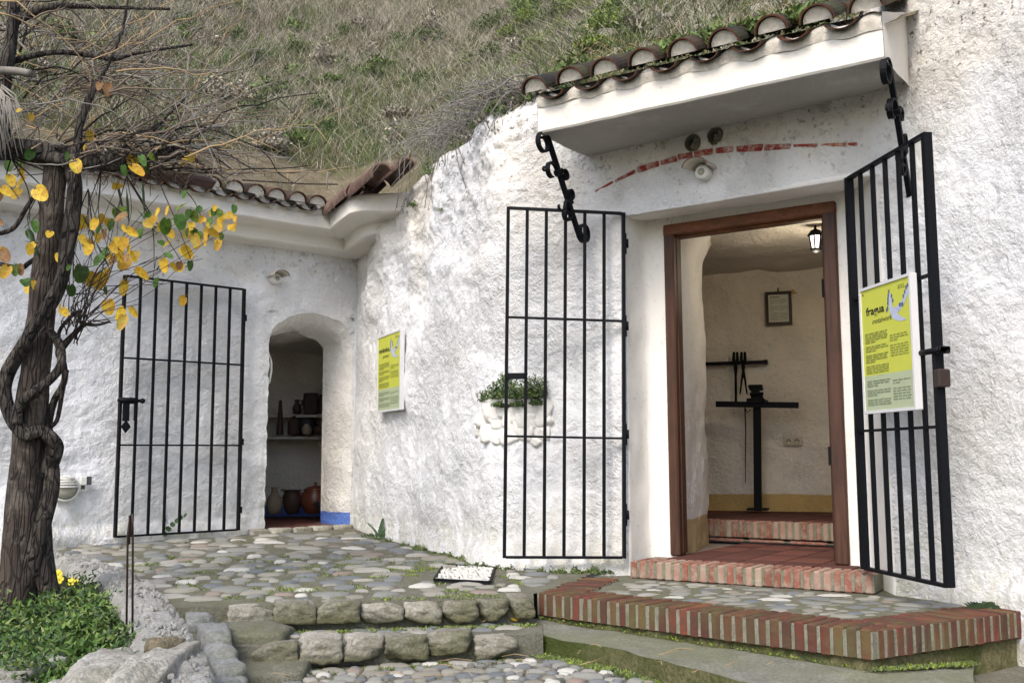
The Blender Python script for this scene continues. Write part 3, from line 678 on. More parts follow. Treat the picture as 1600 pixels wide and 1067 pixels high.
def wall_surface(plan, off, z0, ztop, hole=None, step=.014, zstep=.014, srange=None):
    """hole = (s left, s right, spring z, arch(u) -> z)"""
    s0, s1 = srange or (0, plan.L); mb = MB()
    def P(s, z):
        o = off(s, z); q = plan.at(s); n_ = plan.n(s); return Vector((q.x + n_.x * o, q.y + n_.y * o, z))
    def patch(cols, zf, nz):
        rows = []
        for j in range(nz + 1):
            rows.append([P(c(zf(c(0), j / nz)) if callable(c) else c, zf(c if not callable(c) else c(0), j / nz)) for c in cols])
        return rows
    if not hole:
        n = max(2, int((s1 - s0) / step)); nz = max(2, int((ztop(s0) - z0) / zstep))
        mb.grid([[P(s0 + (s1 - s0) * i / n, z0 + (ztop(s0 + (s1 - s0) * i / n) - z0) * j / nz) for i in range(n + 1)] for j in range(nz + 1)]); return mb, None
    sl, sr, zs, arch, zb = hole
    nl = max(2, int((sl(zs) - s0) / step)); nr = max(2, int((s1 - sr(zs)) / step)); nz = max(2, int((zs - z0) / zstep)); na = max(24, int((sr(zs) - sl(zs)) / step * 1.6))
    left = [[P(s0 + (sl(z) - s0) * i / nl, z) for i in range(nl + 1)] for z in [z0 + (zs - z0) * j / nz for j in range(nz + 1)]]
    right = [[P(sr(z) + (s1 - sr(z)) * i / nr, z) for i in range(nr + 1)] for z in [z0 + (zs - z0) * j / nz for j in range(nz + 1)]]
    mb.grid(left); mb.grid(right)
    cols = [(s0 + (sl(zs) - s0) * i / nl, zs) for i in range(nl)] ; A = []
    for i in range(na + 1): A.append(arch(i / na))
    cols += A; cols += [(sr(zs) + (s1 - sr(zs)) * i / nr, zs) for i in range(1, nr + 1)]
    nt_ = max(2, int((ztop((s0 + s1) / 2) - zs) / zstep))
    top_ = [[P(s, z + (ztop(s) - z) * j / nt_) for (s, z) in cols] for j in range(nt_ + 1)]; mb.grid(top_)
    loop = [r[-1] for r in left] + top_[0][nl + 1:nl + na] + [r[0] for r in right][::-1]
    return mb, loop
def rough_off(base, amp_lo=.03, amp=.012, fine=.0045):
    def f(p):
        return amp_lo * noise.noise(p * 1.3) + amp * fbm(p, 5, 3) + fine * fbm(p, 24, 2)
    return f

# -------- left house ------------------------------------------------
planL = Plan([(-5.2, 5.55), (-4.2, 6.47), (-2.95, 7.50), (-1.30, 8.84)], smooth=False)
SG = planL.near(-2.95, 7.5)
aL = planL.hit(420); bL = planL.hit(551); zspr = V(440, 545, LA, LB).z; ztopL = V(490, 489, LA, LB).z
def offL(s, z):
    q = planL.at(s); p = Vector((q.x, q.y, z))
    o = .022 * noise.noise(p * 1.6) + .010 * fbm(p, 6, 3) + .0035 * fbm(p, 26, 2)
    o += .05 * (1 - sstep(-.56, -.45, z)) * (1 - sstep(aL - .5, aL - .1, s))
    o += .16 * sstep(-.15, -.62, z) * sstep(SG - .1, SG - .55, s) + .05 * sstep(SG - .2, SG - .7, s) * noise.noise(p * 3)
    e = min(abs(s - aL), abs(s - bL)); o -= .018 * math.exp(-(e / .05) ** 2) * (z < ztopL)
    return o
def jl(z): return aL + .022 * noise.noise(Vector((0, 0, z * 4))) + .012 * noise.noise(Vector((3, 0, z * 14)))
def jr(z): return bL + .010 * noise.noise(Vector((9, 0, z * 4)))
def archL(u):
    n_ = 2.6; th = math.pi * u; c = -math.cos(th); x = math.copysign(abs(c) ** (2 / n_), c); y = abs(math.sin(th)) ** (2 / n_)
    s = (jl(zspr) + jr(zspr)) / 2 + x * (jr(zspr) - jl(zspr)) / 2
    return (s, zspr + (ztopL - zspr) * y * (1 + .10 * x * 0) + .040 * noise.noise(Vector((u * 5, 4, 0))) * math.sin(th) + .015 * noise.noise(Vector((u * 17, 4, 0))) * math.sin(th))
houseL = thing('cave_house', 'white cave house with an arched doorway and a short tiled cornice behind the vine', 'house', (-1.9, 8.2, -.6))
mbL, loopL = wall_surface(planL, offL, -.80, lambda s: 1.95, (jl, jr, zspr, archL, 0))
# doorway reveal: sweep the opening inwards, narrowing
nin = Vector((-planL.n(aL).x, -planL.n(aL).y, 0)); ctrL = sum(loopL, Vector()) / len(loopL)
def reveal(mb, loop, nin, prof, ctr, zfloor, amp=.012, tangent=None, topk=1.0):
    tang = Vector((-nin.y, nin.x, 0)); rows = [loop]
    zt = max(p.z for p in loop)
    for (d, sh) in prof:
        r = []
        for p in loop:
            lat = (p - ctr).dot(tang); hw = max(abs((q - ctr).dot(tang)) for q in (loop[0], loop[-1]))
            up = sstep(zt - .35, zt, p.z)
            q = p + nin * d - tang * (sh * max(-1, min(1, lat / hw * 1.15))) - Vector((0, 0, sh * topk * up))
            k = min(1, d / .05); q += noise.noise_vector(q * 5) * amp * k + noise.noise_vector(q * 17) * amp * .35 * k; r.append(q)
        rows.append(r)
    mb.grid(rows); return rows[-1]
prof = [(.01, .002), (.025, .008), (.05, .018), (.08, .027), (.12, .034), (.16, .04), (.20, .045), (.25, .05), (.30, .055), (.35, .06), (.38, .062)]
mbv = MB(); inL = reveal(mbv, loopL, nin, prof, ctrL, -.56, .014, topk=2.0)
wl = obj('wall', mbL, M['wall'], houseL, True); weld(wl.data)
rv = obj('door_reveal', mbv, M['reveal'], houseL, True)
for p in wl.data.polygons: p.use_smooth = True
# room behind
tg = Vector((-nin.y, nin.x, 0)) * -1
if tg.x < 0: tg = -tg
doorc = Vector((planL.at((aL + bL) / 2).x, planL.at((aL + bL) / 2).y, -.56))
bkL = [D(330, 700, 10.1), D(640, 700, 10.1)]
def room(name, pts, z0, z1, mat_w, parent, amp=.03, skirt=None, n=60, ceil=None, dirs=None):
    """pts: open plan polyline of the inner walls, lumpy plaster"""
    pl = Plan(pts, smooth=False); mb = MB(); rows = []; nn = int(pl.L / .05); nz = int((z1 - z0) / .04)
    for j in range(nz + 1):
        z = z0 + (z1 - z0) * j / nz; r = []
        for i in range(nn + 1):
            q = pl.at(pl.L * i / nn); m_ = pl.n(pl.L * i / nn, .15); p = Vector((q.x, q.y, z)); o = amp * fbm(p, 2.2, 4) + .10 * sstep(z1 - .25, z1, z)
            r.append(p + Vector((m_.x, m_.y, 0)) * o)
        rows.append(r)
    mb.grid(rows); o = obj(name, mb, mat_w, parent, True)
    if skirt:
        for p in o.data.polygons:
            if (p.center + wloc(o)).z < skirt + .01 * noise.noise(p.center * 20): p.material_index = 1
    return o
il = inL[0]; ir = inL[-1]
room('room_wall', [(ir.x, ir.y), (ir.x + .5, ir.y + .1), (-.95, 9.4), (-.9, 10.1), (-3.6, 10.0), (-3.3, 9.2), (il.x - .35, il.y + .1), (il.x, il.y)][::-1], -.60, 1.25, M['wall_in'], houseL, .03)
mb = MB(); rows = []
for j in range(20):
    rows.append([Vector((-3.9 + 3.4 * i / 30, 8.2 + 2.2 * j / 19, 1.12 + .05 * fbm((i * .3, j * .3, 1), 1) - .10 * (j / 19))) for i in range(31)])
mb.grid(rows); cutn = nin
mb.f = [f for f in mb.f if (sum((Vector(mb.v[i]) for i in f), Vector()) / 4 - Vector((doorc.x, doorc.y, 1.12))).dot(cutn) > .34]; mb.m = [0] * len(mb.f)
obj('room_ceiling', mb, M['wall_in'], houseL, True)
# floor: terracotta tiles
def tile_floor(parent, origin, X, Y, nx, ny, sz, keep, name='floor_tile', gap=.012):
    X = Vector(X).normalized(); Y = Vector(Y).normalized(); mbt = MB(); mbt.box((0, 0, 0), (sz - gap, sz - gap, .02), bev=.003); me = mbt.mesh(name, M['floor_tile'])
    for i in range(nx):
        for j in range(ny):
            c = Vector(origin) + X * (sz * (i + .5)) + Y * (sz * (j + .5))
            if keep(c): inst(name, me, frame(c - Vector((0, 0, .010)), X, Y, (0, 0, 1)), parent)
mb = MB(); w3 = tg * .9; a = doorc - tg * .30 + nin * .03; b_ = doorc + tg * .30 + nin * .03
for v in (a, b_): v.z = -.566
c = Vector((-.9, 10.1, -.566)); d_ = Vector((-3.5, 10.0, -.566)); e_ = Vector((-3.2, 9.0, -.566)); f_ = Vector((-.9, 9.1, -.566))
mb.add([a, b_, f_, c, d_, e_], [(0, 1, 2, 3, 4, 5)]); flo = obj('floor', mb, M['grout'], houseL)
tile_floor(flo, doorc - tg * 1.6 + nin * .06, tg, nin, 14, 9, .235, lambda c: (c - doorc).dot(nin) > .46 or abs((c - doorc).dot(tg)) < .33)
# stone threshold
T0 = G(372, 829, -.585); T1 = G(556, 829, -.585); e = (T1 - T0).normalized()
dirn = Vector((planL.at(bL).x - planL.at(aL).x, planL.at(bL).y - planL.at(aL).y, 0)).normalized(); nout = -nin
rr = random.Random(8)
for i in range(5):
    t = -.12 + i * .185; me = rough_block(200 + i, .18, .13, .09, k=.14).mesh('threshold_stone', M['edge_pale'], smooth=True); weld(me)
    c = Vector((planL.at(aL).x, planL.at(aL).y, 0)) + dirn * (t + .05) + nout * .005; c.z = -.600; inst('threshold_stone', me, frame(c, dirn, nin, (0, 0, 1)), houseL)
# cornice: a stepped plaster moulding that turns the corner and dies into the rock
n1 = Vector((planL.n(planL.L - .3).x, planL.n(planL.L - .3).y)); planM = Plan([(-1.36, 8.80), (-.42, 6.72)], smooth=False); n2 = Vector((planM.n(.5).x, planM.n(.5).y))
def cpt(o):       # corner of the two offset lines
    a = np.array([[n1.x, n1.y], [n2.x, n2.y]]); r = np.linalg.solve(a, [o + n1.dot(CORNER), o + n2.dot(CORNER)]); return Vector((r[0], r[1]))
CP = [(-.06, 1.715), (.0, 1.72), (.155, 1.738), (.168, 1.748), (.170, 1.828), (.178, 1.836), (.335, 1.856), (.350, 1.868), (.352, 1.985), (.342, 1.998), (-.1, 2.01)]
mb = MB(); rows = []
dL = (LB - LA).normalized(); dM = (Vector((-.42, 6.72)) - CORNER).normalized()
for (o, z) in CP:
    r = []; c = cpt(o)
    for i in range(90):
        t = (1 - i / 89) * 3.9; p = c - dL * t; q = Vector((p.x, p.y, z)); q += noise.noise_vector(q * 4) * .008; r.append(q)
    for i in range(1, 50):
        t = i / 49 * 1.30; k = sstep(.55, 1.30, t); p = c + dM * t - n2 * ((o + .34) * k); q = Vector((p.x, p.y, z - 0 * k)); q += noise.noise_vector(q * 4) * (.008 + .03 * k); r.append(q)
    rows.append(r)
mb.grid(rows); obj('cornice', mb, M['soffit'], houseL, False)
# curved clay roof tiles
def clay_tile(seed, L=.42, r0=.084, r1=.066, th=.008, name='roof_tile', mats=None, n=12):
    mb = MB(); rows_o, rows_i = [], []
    for j in range(5):
        t = j / 4; r = r0 + (r1 - r0) * t; ro, ri = [], []
        for k in range(n + 1):
            a = math.pi * (k / n) * 1.0; w = 1 + .03 * noise.noise(Vector((seed * 4, k * .5, t * 3)))
            ro.append((-r * math.cos(a) * w, t * L, r * math.sin(a) * .95 * w)); ri.append((-(r - th) * math.cos(a) * w, t * L, (r - th) * math.sin(a) * .95 * w))
        rows_o.append(ro); rows_i.append(ri)
    mb.grid(rows_o, 0); mb.grid([r_[::-1] for r_ in rows_i], 0); mb.grid([rows_i[0], rows_o[0]], 1); mb.grid([rows_o[-1], rows_i[-1]], 0)
    for s_ in (0, n): mb.add([rows_o[0][s_], rows_i[0][s_], rows_i[-1][s_], rows_o[-1][s_]], [(0, 1, 2, 3)], 0)
    return mb.mesh(name, mats or [M['tile'], M['tile_rim']], smooth=False)
TILES = [clay_tile(i) for i in range(5)]; PANS = [clay_tile(i + 9, r0=.066, r1=.080, th=.007) for i in range(3)]
PANW = [clay_tile(i + 19, L=.12, r0=.066, r1=.070, th=.006, mats=[M['tilemortar'], M['tile']], name='pan_tile_end') for i in range(3)]
mb = MB(); n = 14; ring = [(-.068 * math.cos(math.pi * k / n), -.0, .066 * math.sin(math.pi * k / n)) for k in range(n + 1)]
mb.add(ring + [(0, .0, 0)] + [(x, y + .05, z) for x, y, z in ring], [(k + 1, k, n + 1) for k in range(n)]); MORT = mb.mesh('mortar_plug', M['tilemortar'])
def tile_row(F0, df, up, count, pitch, parent, seed, rows=2, plug=True, L=.36, jit=.006, skipend=False, over=.0):
    rr = random.Random(seed); Zn = df.cross(up).normalized()
    if Zn.z < 0: Zn = -Zn
    for rw in range(rows):
        for i in range(count):
            o = F0 + df * (pitch * i) + up * (rw * L) + Zn * (.045 + .012 * rw * 0)
            a = rr.gauss(0, .035); X = df * math.cos(a) + up * math.sin(a); Y = Zn.cross(X); tilt = rr.gauss(0, .01) + .05; Y = (Y + Zn * tilt).normalized(); Z2 = X.cross(Y)
            oo = o + up * rr.gauss(0, jit * 2) + Zn * rr.gauss(0, jit * .5); inst('roof_tile', rr.choice(TILES), frame(oo, X, Y, Z2, (1, 1, 1)), parent)
            if plug and rw == 0: inst('mortar_plug', MORT, frame(oo + Y * .018, X, Y, Z2), parent)
            # pan tile between covers (concave side up)
            if not (skipend and i == count - 1):
                o2 = F0 + df * (pitch * (i + .5)) + up * (rw * L - .015) + Zn * .042
                inst('pan_tile', rr.choice(PANS), frame(o2 - Zn * .020, -df, up, -Zn, (1.12, 1, .55)), parent)
                if False: inst('pan_tile', rr.choice(PANW), frame(o2 - Zn * .012 - up * .016, -df, up, -Zn, (1.15, 1, 1.1)), parent)
def fillet(fp, L, z0, pitch, ph, parent):
    """wavy white mortar bedding under a row of tiles"""
    mb = MB(); rows = []; n = int(L / .008)
    for (d, zz, am) in ((-.004, -.03, .3), (-.014, .000, .7), (-.012, .020, 1), (.03, .050, 1.2), (.14, .08, 1)):
        rows.append([fp(L * i / n, d, z0 + zz + am * .020 * math.cos(2 * math.pi * (L * i / n - ph) / pitch)) + noise.noise_vector(Vector((i * .11, d * 9, zz * 20))) * .008 for i in range(n + 1)])
    mb.grid(rows); obj('mortar_fillet', mb, M['tilemortar'], parent, True)
upL = (Vector((-n1.x, -n1.y, 0)) * math.cos(R(13)) + Vector((0, 0, 1)) * math.sin(R(13))).normalized(); c = cpt(.42); d3 = Vector((dL.x, dL.y, 0))
tile_row(Vector((c.x, c.y, 1.985)) - d3 * (.06 + .178 * 18), d3, upL, 19, .178, houseL, 5, rows=1, skipend=True, L=.40)
mb = MB(); a = Vector((c.x, c.y, 2.0)); a = a + upL * .12; fillet(lambda t, d, z: Vector((cpt(.352 - d).x, cpt(.352 - d).y, z)) - d3 * (.06 - .02 - t if False else (3.35 - t)), 3.35, 1.99, .178, 3.35 - .06, houseL); mb.quad(a - d3 * 4.2 , a, a + d3 * .2 + upL * .5, a - d3 * 4.2 + upL * .5); obj('roof_bed', mb, M['bank'], houseL)
# two big red ridge tiles running up the right branch of the cornice
RT = clay_tile(77, L=.62, r0=.13, r1=.105, th=.016, mats=[M['tile_red'], M['tile_rim']]); c35 = cpt(.30); d4 = Vector((dM.x, dM.y, 0)); n4 = Vector((n2.x, n2.y, 0))
def rtile(t, w, me, o, z=2.0, roll=0):
    p = Vector((c35.x, c35.y, z)) + d4 * t + n4 * o; Y = (d4 + Vector((0, 0, .02))).normalized(); Z = Vector((n4.x * roll, n4.y * roll, 1)).normalized(); X = Y.cross(Z); Z = X.cross(Y); inst('ridge_tile', me, frame(p, X, Y, Z, (w, 1, w)), houseL)
rtile(.10, .8, RT, .02, 2.005, .5); rtile(.66, .78, RT, -.02, 2.015, .5); rtile(.12, .75, RT, -.15, 2.06, .3); rtile(.70, .72, RT, -.19, 2.07, .3)
for k, t in enumerate((-.05, .0, .06)):   # jumble of broken tiles at the corner
    p = Vector((c35.x, c35.y, 2.0 + .015 * k)) + n4 * (.06 - .02 * k) + d4 * t; Y = (-n4 + Vector((0, 0, .3 + .1 * k))).normalized(); X = d4.copy(); Z = X.cross(Y)
    if Z.z < 0: X = -X; Z = X.cross(Y)
    inst('roof_tile', TILES[k], frame(p, X, Y, Z, (.7, .6, .9)), houseL); inst('mortar_plug', MORT, frame(p + Y * .01, X, Y, Z, (.7, 1, .9)), houseL)

# -------- right house: rock wall, rectangular recess --------------------
planR = Plan([(-1.40, 8.92), (-.95, 7.80), (-.44, 6.78), (-.12, 6.16), (.14, 5.98), (.40, 5.905), (.65, 5.76), (1.0, 5.505), (1.35, 5.25), (1.72, 4.985), (1.90, 4.79), (2.07, 4.50), (2.30, 4.05), (2.62, 3.3), (2.9, 2.5)])
sA = planR.near(.645, 5.765); sB = planR.near(1.80, 4.91); sG0 = planR.near(-.12, 6.16); sM = planR.near(-.95, 7.78); ZS = 1.372
sNiche = planR.hit(806)
HOLES = []
for (hx_, hy_) in ((1091, 226), (1127, 215)):
    s_h = planR.hit(hx_); HOLES.append((s_h, D(hx_, hy_, planR.at(s_h).y).z))
def offR(s, z):
    q = planR.at(s); p = Vector((q.x, q.y, z)); rock = 1 - sstep(sG0 - .1, sG0 + .45, s); up = sstep(.6, 1.9, z)
    o = (.012 + .035 * rock) * noise.noise(p * 1.7 + Vector((4, 0, 0))) + (.006 + .017 * rock * (.5 + up)) * fbm(p, 4.5, 4) + .0045 * fbm(p, 24, 2)
    o += .05 * rock * up * fbm(p, 2.5, 4)
    edge0 = sstep(.12, .4, s); o *= .25 + .75 * edge0
    o += .16 * sstep(-.42, -.68, z) * (.25 + .75 * math.exp(-((s - sNiche - .15) / .45) ** 2)) * edge0 * (1 - sstep(sA - .25, sA, s))     # flared foot
    o += .05 * sstep(-.45, -.66, z) * sstep(sB + .05, sB + .35, s)
    e = min(abs(s - sA), 9); o -= .012 * math.exp(-(e / .03) ** 2) * (z < ZS)
    for (hs_, hz_) in HOLES:                       # two round vent holes
        rr_h = math.hypot(s - hs_, z - hz_)
        if rr_h < .07: o -= .10 * (1 - sstep(.034, .044, rr_h))
    if s > sB + .2: o += .03 * fbm(p, 3, 4) * sstep(1.4, 2.2, z)
    # rounding back towards the hillside at the top
    tp = topR(s); o -= .16 * sstep(tp - .22, tp, z) ** 1.5
    o -= .05 * sstep(1.2, 2.0, z) * (1 - sstep(sA + 1.2, sA + 1.6, s)) * 0
    return o
def topR(s):
    q = planR.at(s); return 2.12 + .07 * noise.noise(Vector((q.x * 2.5, q.y * 2.5, 0))) + .05 * noise.noise(Vector((q.x * 7, q.y * 7, 0))) - .16 * math.exp(-((s - .9) / .45) ** 2) + .75 * sstep(sA + 1.30, sA + 1.55, s) + .1 * sstep(1.6, 2.4, s)
houseR = thing('cave_house', 'white cave house with a wide doorway under a tiled canopy on the right', 'house', (1.2, 5.3, -.6))
mbR, loopR = wall_surface(planR, offR, -.92, topR, (lambda z: sA + .004 * noise.noise(Vector((0, 1, z * 9))), lambda z: sB + .004 * noise.noise(Vector((5, 1, z * 9))), ZS, lambda u: (sA + (sB - sA) * u, ZS), 0), step=.014, zstep=.014)
FL = G(1045, 870, -.557); FR = G(1325, 888, -.557); fd = (FR - FL); fd.z = 0; fd.normalize(); fn = Vector((fd.y, -fd.x, 0)) ; fin = -fn     # fin = into the house
wr = obj('wall', mbR, [M['wall']], houseR, True); weld(wr.data)
for p in wr.data.polygons: p.use_smooth = True
# reveal of the recess: smooth limewashed jambs, soffit and the flat strips beside the frame
kl = [p for p in loopR]; jambL = Vector((loopR[0].x, loopR[0].y, 0)); jambR = Vector((loopR[-1].x, loopR[-1].y, 0))
Lb = FL - fd * .13 + fin * .012; Rb = FR + fd * .10 + fin * .012
mb = MB()
def lump(p, a=.006): return p + noise.noise_vector(p * 6) * a + noise.noise_vector(p * 20) * a * .4
rows = []
for j in range(70):
    z = -.92 + (ZS + .95) * j / 69; r = []
    a = Vector((jambL.x, jambL.y, z)); b_ = Vector((Lb.x, Lb.y, z)); c = Vector((FL.x + fd.x * .03, FL.y + fd.y * .03, z)) + fin * .012
    r.append(a - fd * .025 + fin * .012)
    for k in range(12): t = k / 11; q = a.lerp(b_, t); r.append(lump(q, .010 * min(1, t * 4)) if k else q)
    for k in range(1, 8): r.append(lump(b_.lerp(c, k / 7) - fn * -.0, .006))
    rows.append(r)
# round the inner corner a little
for r in rows:
    for k in (11, 12, 13): r[k] += (fn + fd) * .008 * (1 if k == 12 else .5)
mb.grid(rows)
rows = []
for j in range(70):
    z = -.92 + (ZS + .95) * j / 69; a = Vector((jambR.x, jambR.y, z)); b_ = Vector((Rb.x, Rb.y, z)); c = Vector((FR.x - fd.x * .03, FR.y - fd.y * .03, z)) + fin * .012
    rows.append([lump(c.lerp(b_, k / 7), .004) for k in range(8)] + [lump(b_.lerp(a, k / 9), .004) if k < 9 else a for k in range(1, 10)] + [a + fd * .03 + fin * .012])
mb.grid(rows)
rows = []
for j in range(-1, 14):     # soffit
    t = max(0, j / 13); rows.append([Vector((0, 0, .03 * (j < 0))) + (fin * .012 * (j < 0)) + lump((Vector((jambL.x, jambL.y, ZS)).lerp(Vector((Lb.x, Lb.y, ZS + .02)), t)).lerp(Vector((jambR.x, jambR.y, ZS)).lerp(Vector((Rb.x, Rb.y, ZS + .02)), t), i / 39), .008 * min(1, t * 3)) for i in range(40)])
mb.grid(rows)
rows = [[lump(Vector((Lb.x, Lb.y, 0)).lerp(Vector((Rb.x, Rb.y, 0)), i / 39) + Vector((0, 0, 1.30 + .1 * j / 4)), .003) for i in range(40)] for j in range(5)]
mb.grid(rows); obj('door_recess', mb, M['wall_smooth'], houseR, True)
# timber door frame
dfm = thing('door_frame', 'brown varnished timber frame of the wide doorway, leaf folded back inside', 'door frame', (FL.x, FL.y, -.557))
W = .062; TOPZ = 1.345
for (base, sgn, w) in ((FL, 1, W), (FR, -1, .075)):
    c = base + fd * (sgn * w / 2); c.z = (TOPZ - .557) / 2
    mb = MB(); mb.box(c + fin * .035, (w, .09, TOPZ + .557), fd, fin, bev=.008); mb.box(c + fd * (sgn * (w / 2 - .006)) + fin * .06, (.02, .06, TOPZ + .557 - .03), fd, fin, bev=.004); obj('door_post', mb, M['wood'], dfm)
mb = MB(); c = (FL + FR) / 2; c.z = TOPZ - W / 2 + .001; mb.box(c + fin * .033, ((FR - FL).length + .004, .092, W + .004), fd, fin, bev=.008); mb.box(c + fin * .06 - Vector((0, 0, W / 2 + .004)), ((FR - FL).length - .1, .06, .02), fd, fin, bev=.004)
mh = wood('varnished_lintel_wood', (.20, .075, .030), (.10, .035, .015), 'x'); obj('head_beam', mb, mh, dfm)
# the open leaf: folded back against the right inner side
mb = MB(); hp = FR - fd * .085 + fin * .09; ld = (fin * .97 - fd * .22).normalized(); hp2 = hp + Vector((0, 0, (TOPZ - .62) / 2 + .277)); hp2.z = .36
mb.box(hp2 + ld * .36, (.72, .045, 1.80), ld, Vector((-ld.y, ld.x, 0)), bev=.005)
lf = obj('door_leaf', mb, M['wood'], dfm)
for k in (.9, .0): mb = MB(); mb.box(Vector((hp.x, hp.y, k)) - fd * .02, (.02, .02, .10), fd, fin); obj('hinge', mb, M['iron'], lf)
# -------- canopy over the right doorway ---------------------------------
ZC = 1.756; F0 = G(843, 210, ZC); F1 = G(1385, 97, ZC); cd = (F1 - F0); cd.z = 0; CLn = cd.length; cd.normalize(); cin = Vector((-cd.y, cd.x, 0)) ; cin = cin if cin.y > 0 else -cin
def cpnt(t, d, z): return Vector((F0.x + cd.x * t + cin.x * d, F0.y + cd.y * t + cin.y * d, z))
mb = MB(); NX = 90
def lum(p, a=.005): return p + noise.noise_vector(p * 5) * a + noise.noise_vector(p * 17) * a * .3
ztop = lambda t: 1.925 + .03 * t / CLn
# one skin: soffit -> fascia -> top, with both ends
rows = []
for (d, z) in [(.62, None), (.5, None), (.38, None), (.26, None), (.14, None), (.05, None), (.008, 'a'), (0, 'b'), (0, .25), (0, .5), (0, .75), (0, 1.0), (.06, 1.02), (.5, 1.4)]:
    r = []
    for i in range(NX + 1):
        t = CLn * i / NX; zt = ztop(t)
        zz = (1.757 + .006) if z is None else (1.757 if z == 'a' else (1.767 if z == 'b' else 1.767 + (zt - 1.767) * z))
        if z is None: zz += .02 * (d / .6) * (t / CLn) * 2 + .004 * noise.noise(Vector((t * 6, d * 9, 2)))
        r.append(lum(cpnt(t, d + (0 if z is not None else 0), zz), .004))
    rows.append(r)
mb.grid(rows)
for i, sg in ((0, 0), (NX, 1)):
    for a in range(5, 12): pass
def endcap(t, dmax, sgn):
    rr_ = []
    for j in range(9):
        z = 1.759 + (ztop(t) + .02 - 1.759) * j / 8; rr_.append([lum(cpnt(t + sgn * .002, dmax * k / 14, z + (.22 * (k / 14) * j / 8 if True else 0)), .004) for k in range(15)])
    mb.grid(rr_)
endcap(0, .50, -1); endcap(CLn, .62, 1)
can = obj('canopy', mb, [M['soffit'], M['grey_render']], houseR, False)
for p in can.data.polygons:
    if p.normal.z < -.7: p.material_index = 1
fillet(cpnt, CLn, 1.925, CLn / 8.35, .02, houseR)
upR = (cin * math.cos(R(23)) + Vector((0, 0, math.sin(R(23))))).normalized()
tile_row(cpnt(.02, -.045, 1.935), cd, upR, 9, CLn / 8.35, houseR, 15, rows=2, L=.32, over=1, skipend=True)
mb = MB(); rows = []
for j in range(12):
    rows.append([cpnt(-.03 + (CLn + .1) * i / 30, .02 + .07 * j, 1.925 + .034 * j) + noise.noise_vector(Vector((i * .5, j * .5, 0))) * .012 for i in range(31)])
mb.grid(rows); obj('roof_bed', mb, M['bank'], houseR, True)
# shallow relieving arch of red bricks above the lintel
A_ = [(933, 301), (965, 285), (1000, 269), (1035, 258), (1075, 247), (1115, 240), (1150, 237), (1190, 235), (1235, 233), (1280, 232), (1320, 231), (1357, 230)]
WA, WB = planR.at(sA), planR.at(planR.near(1.72, 4.985))
def onwall(px, py, o=.0):
    p = V(px, py, WA, WB); return p
def wallpt(px, py, out=.0):     # point on the displaced right wall
    s = planR.hit(px); 
    for _ in range(3):
        q = planR.at(s); z = D(px, py, q.y).z; o = offR(s, z) + out; n_ = planR.n(s); y = q.y + n_.y * o
    return Vector((q.x + n_.x * o, q.y + n_.y * o, z)), Vector((n_.x, n_.y, 0))
arcp = [wallpt(px, py)[0] for px, py in A_]
cum = [0]
for a, b_ in zip(arcp, arcp[1:]): cum.append(cum[-1] + (b_ - a).length)
def arc_at(t):
    for i in range(len(cum) - 1):
        if t <= cum[i + 1]: return arcp[i].lerp(arcp[i + 1], (t - cum[i]) / (cum[i + 1] - cum[i]))
    return arcp[-1]
t = 0; rr = random.Random(12); wn_ = Vector((planR.n(sA + .5).x, planR.n(sA + .5).y, 0)); arch = houseR
while t < cum[-1] - .03:
    L = min(rr.uniform(.09, .17), cum[-1] - t); a, b_ = arc_at(t), arc_at(t + L); d = (b_ - a); c = (a + b_) / 2 - wn_ * .018
    k = sstep(0, .3, t) * sstep(cum[-1], cum[-1] - .5, t + L); mbb = MB(); mbb.box((0, 0, 0), (d.length - .004, .05, .014 + .018 * k), bev=.005)
    mbb.v = [tuple(Vector(v) + noise.noise_vector(Vector(v) * 30 + Vector((t * 9, 0, 0))) * .007) for v in mbb.v]
    inst('arch_brick', mbb.mesh('arch_brick', M['brick_arch']), frame(c, d, -wn_, d.cross(-wn_)), arch); t += L + .008
# door step: upright limewashed bricks
D0 = G(981, 877, -.557); D1 = G(1362, 902, -.557)
BMp = [brick_mesh(30 + i, .036, .20, .092, 'brick_pale') for i in range(4)]
dst = thing('door_step', 'row of pale limewashed bricks forming the sill below the wide doorway', 'step', (D0.x, D0.y, -.65))
brick_run(D0, D1, -.557, BMp, .050, .20, .092, dst, 31, jit=.002)
for o_ in dst.children:
    if o_.name.startswith('mortar_bed'): pass
mb = MB(); dd = (D1 - D0).normalized(); di = Vector((-dd.y, dd.x, 0)); mb.box((D0 + D1) / 2 + di * .12 - Vector((0, 0, .17)), ((D1 - D0).length - .01, .21, .14), dd, di); obj('footing', mb, M['tilemortar'], dst)
# -------- interior of the right room --------------------------------------
J = G(1106, 849, -.557); S0 = J.copy(); S1 = G(1300, 860, -.557); zu = D(1106, 815, S0.y).z
mb = MB(); f0 = D0 + di * .19; f1 = D1 + di * .19; mb.add([Vector((p.x, p.y, -.568)) for p in (f0, f1, S1 + fd * .5, S0 + fin * .2 - fd * .1)], [(0, 1, 2, 3)]); fl2 = obj('lower_floor', mb, M['grout'], houseR)
tile_floor(fl2, f0 - dd * .3 + di * .004, dd, di, 8, 8, .205, lambda c: (c - S0).dot(Vector((-(S1 - S0).y, (S1 - S0).x, 0)).normalized()) < .12 and (c - FL).dot(fd) > -.02 + (c - FL).dot(fin) * .0 and (c - FR).dot(fd) < .1)
ist = thing('inner_step', 'red brick step inside the wide doorway below the raised floor', 'step', (S0.x, S0.y, -.557))
H2 = zu + .557; sdn = (S1 - S0).normalized(); sin_ = Vector((-sdn.y, sdn.x, 0)); E0 = S0 - sdn * .3; E1 = S1 + sdn * .25
BMi = [brick_mesh(50 + i, .034, .14, .105, 'brick_pale') for i in range(4)]
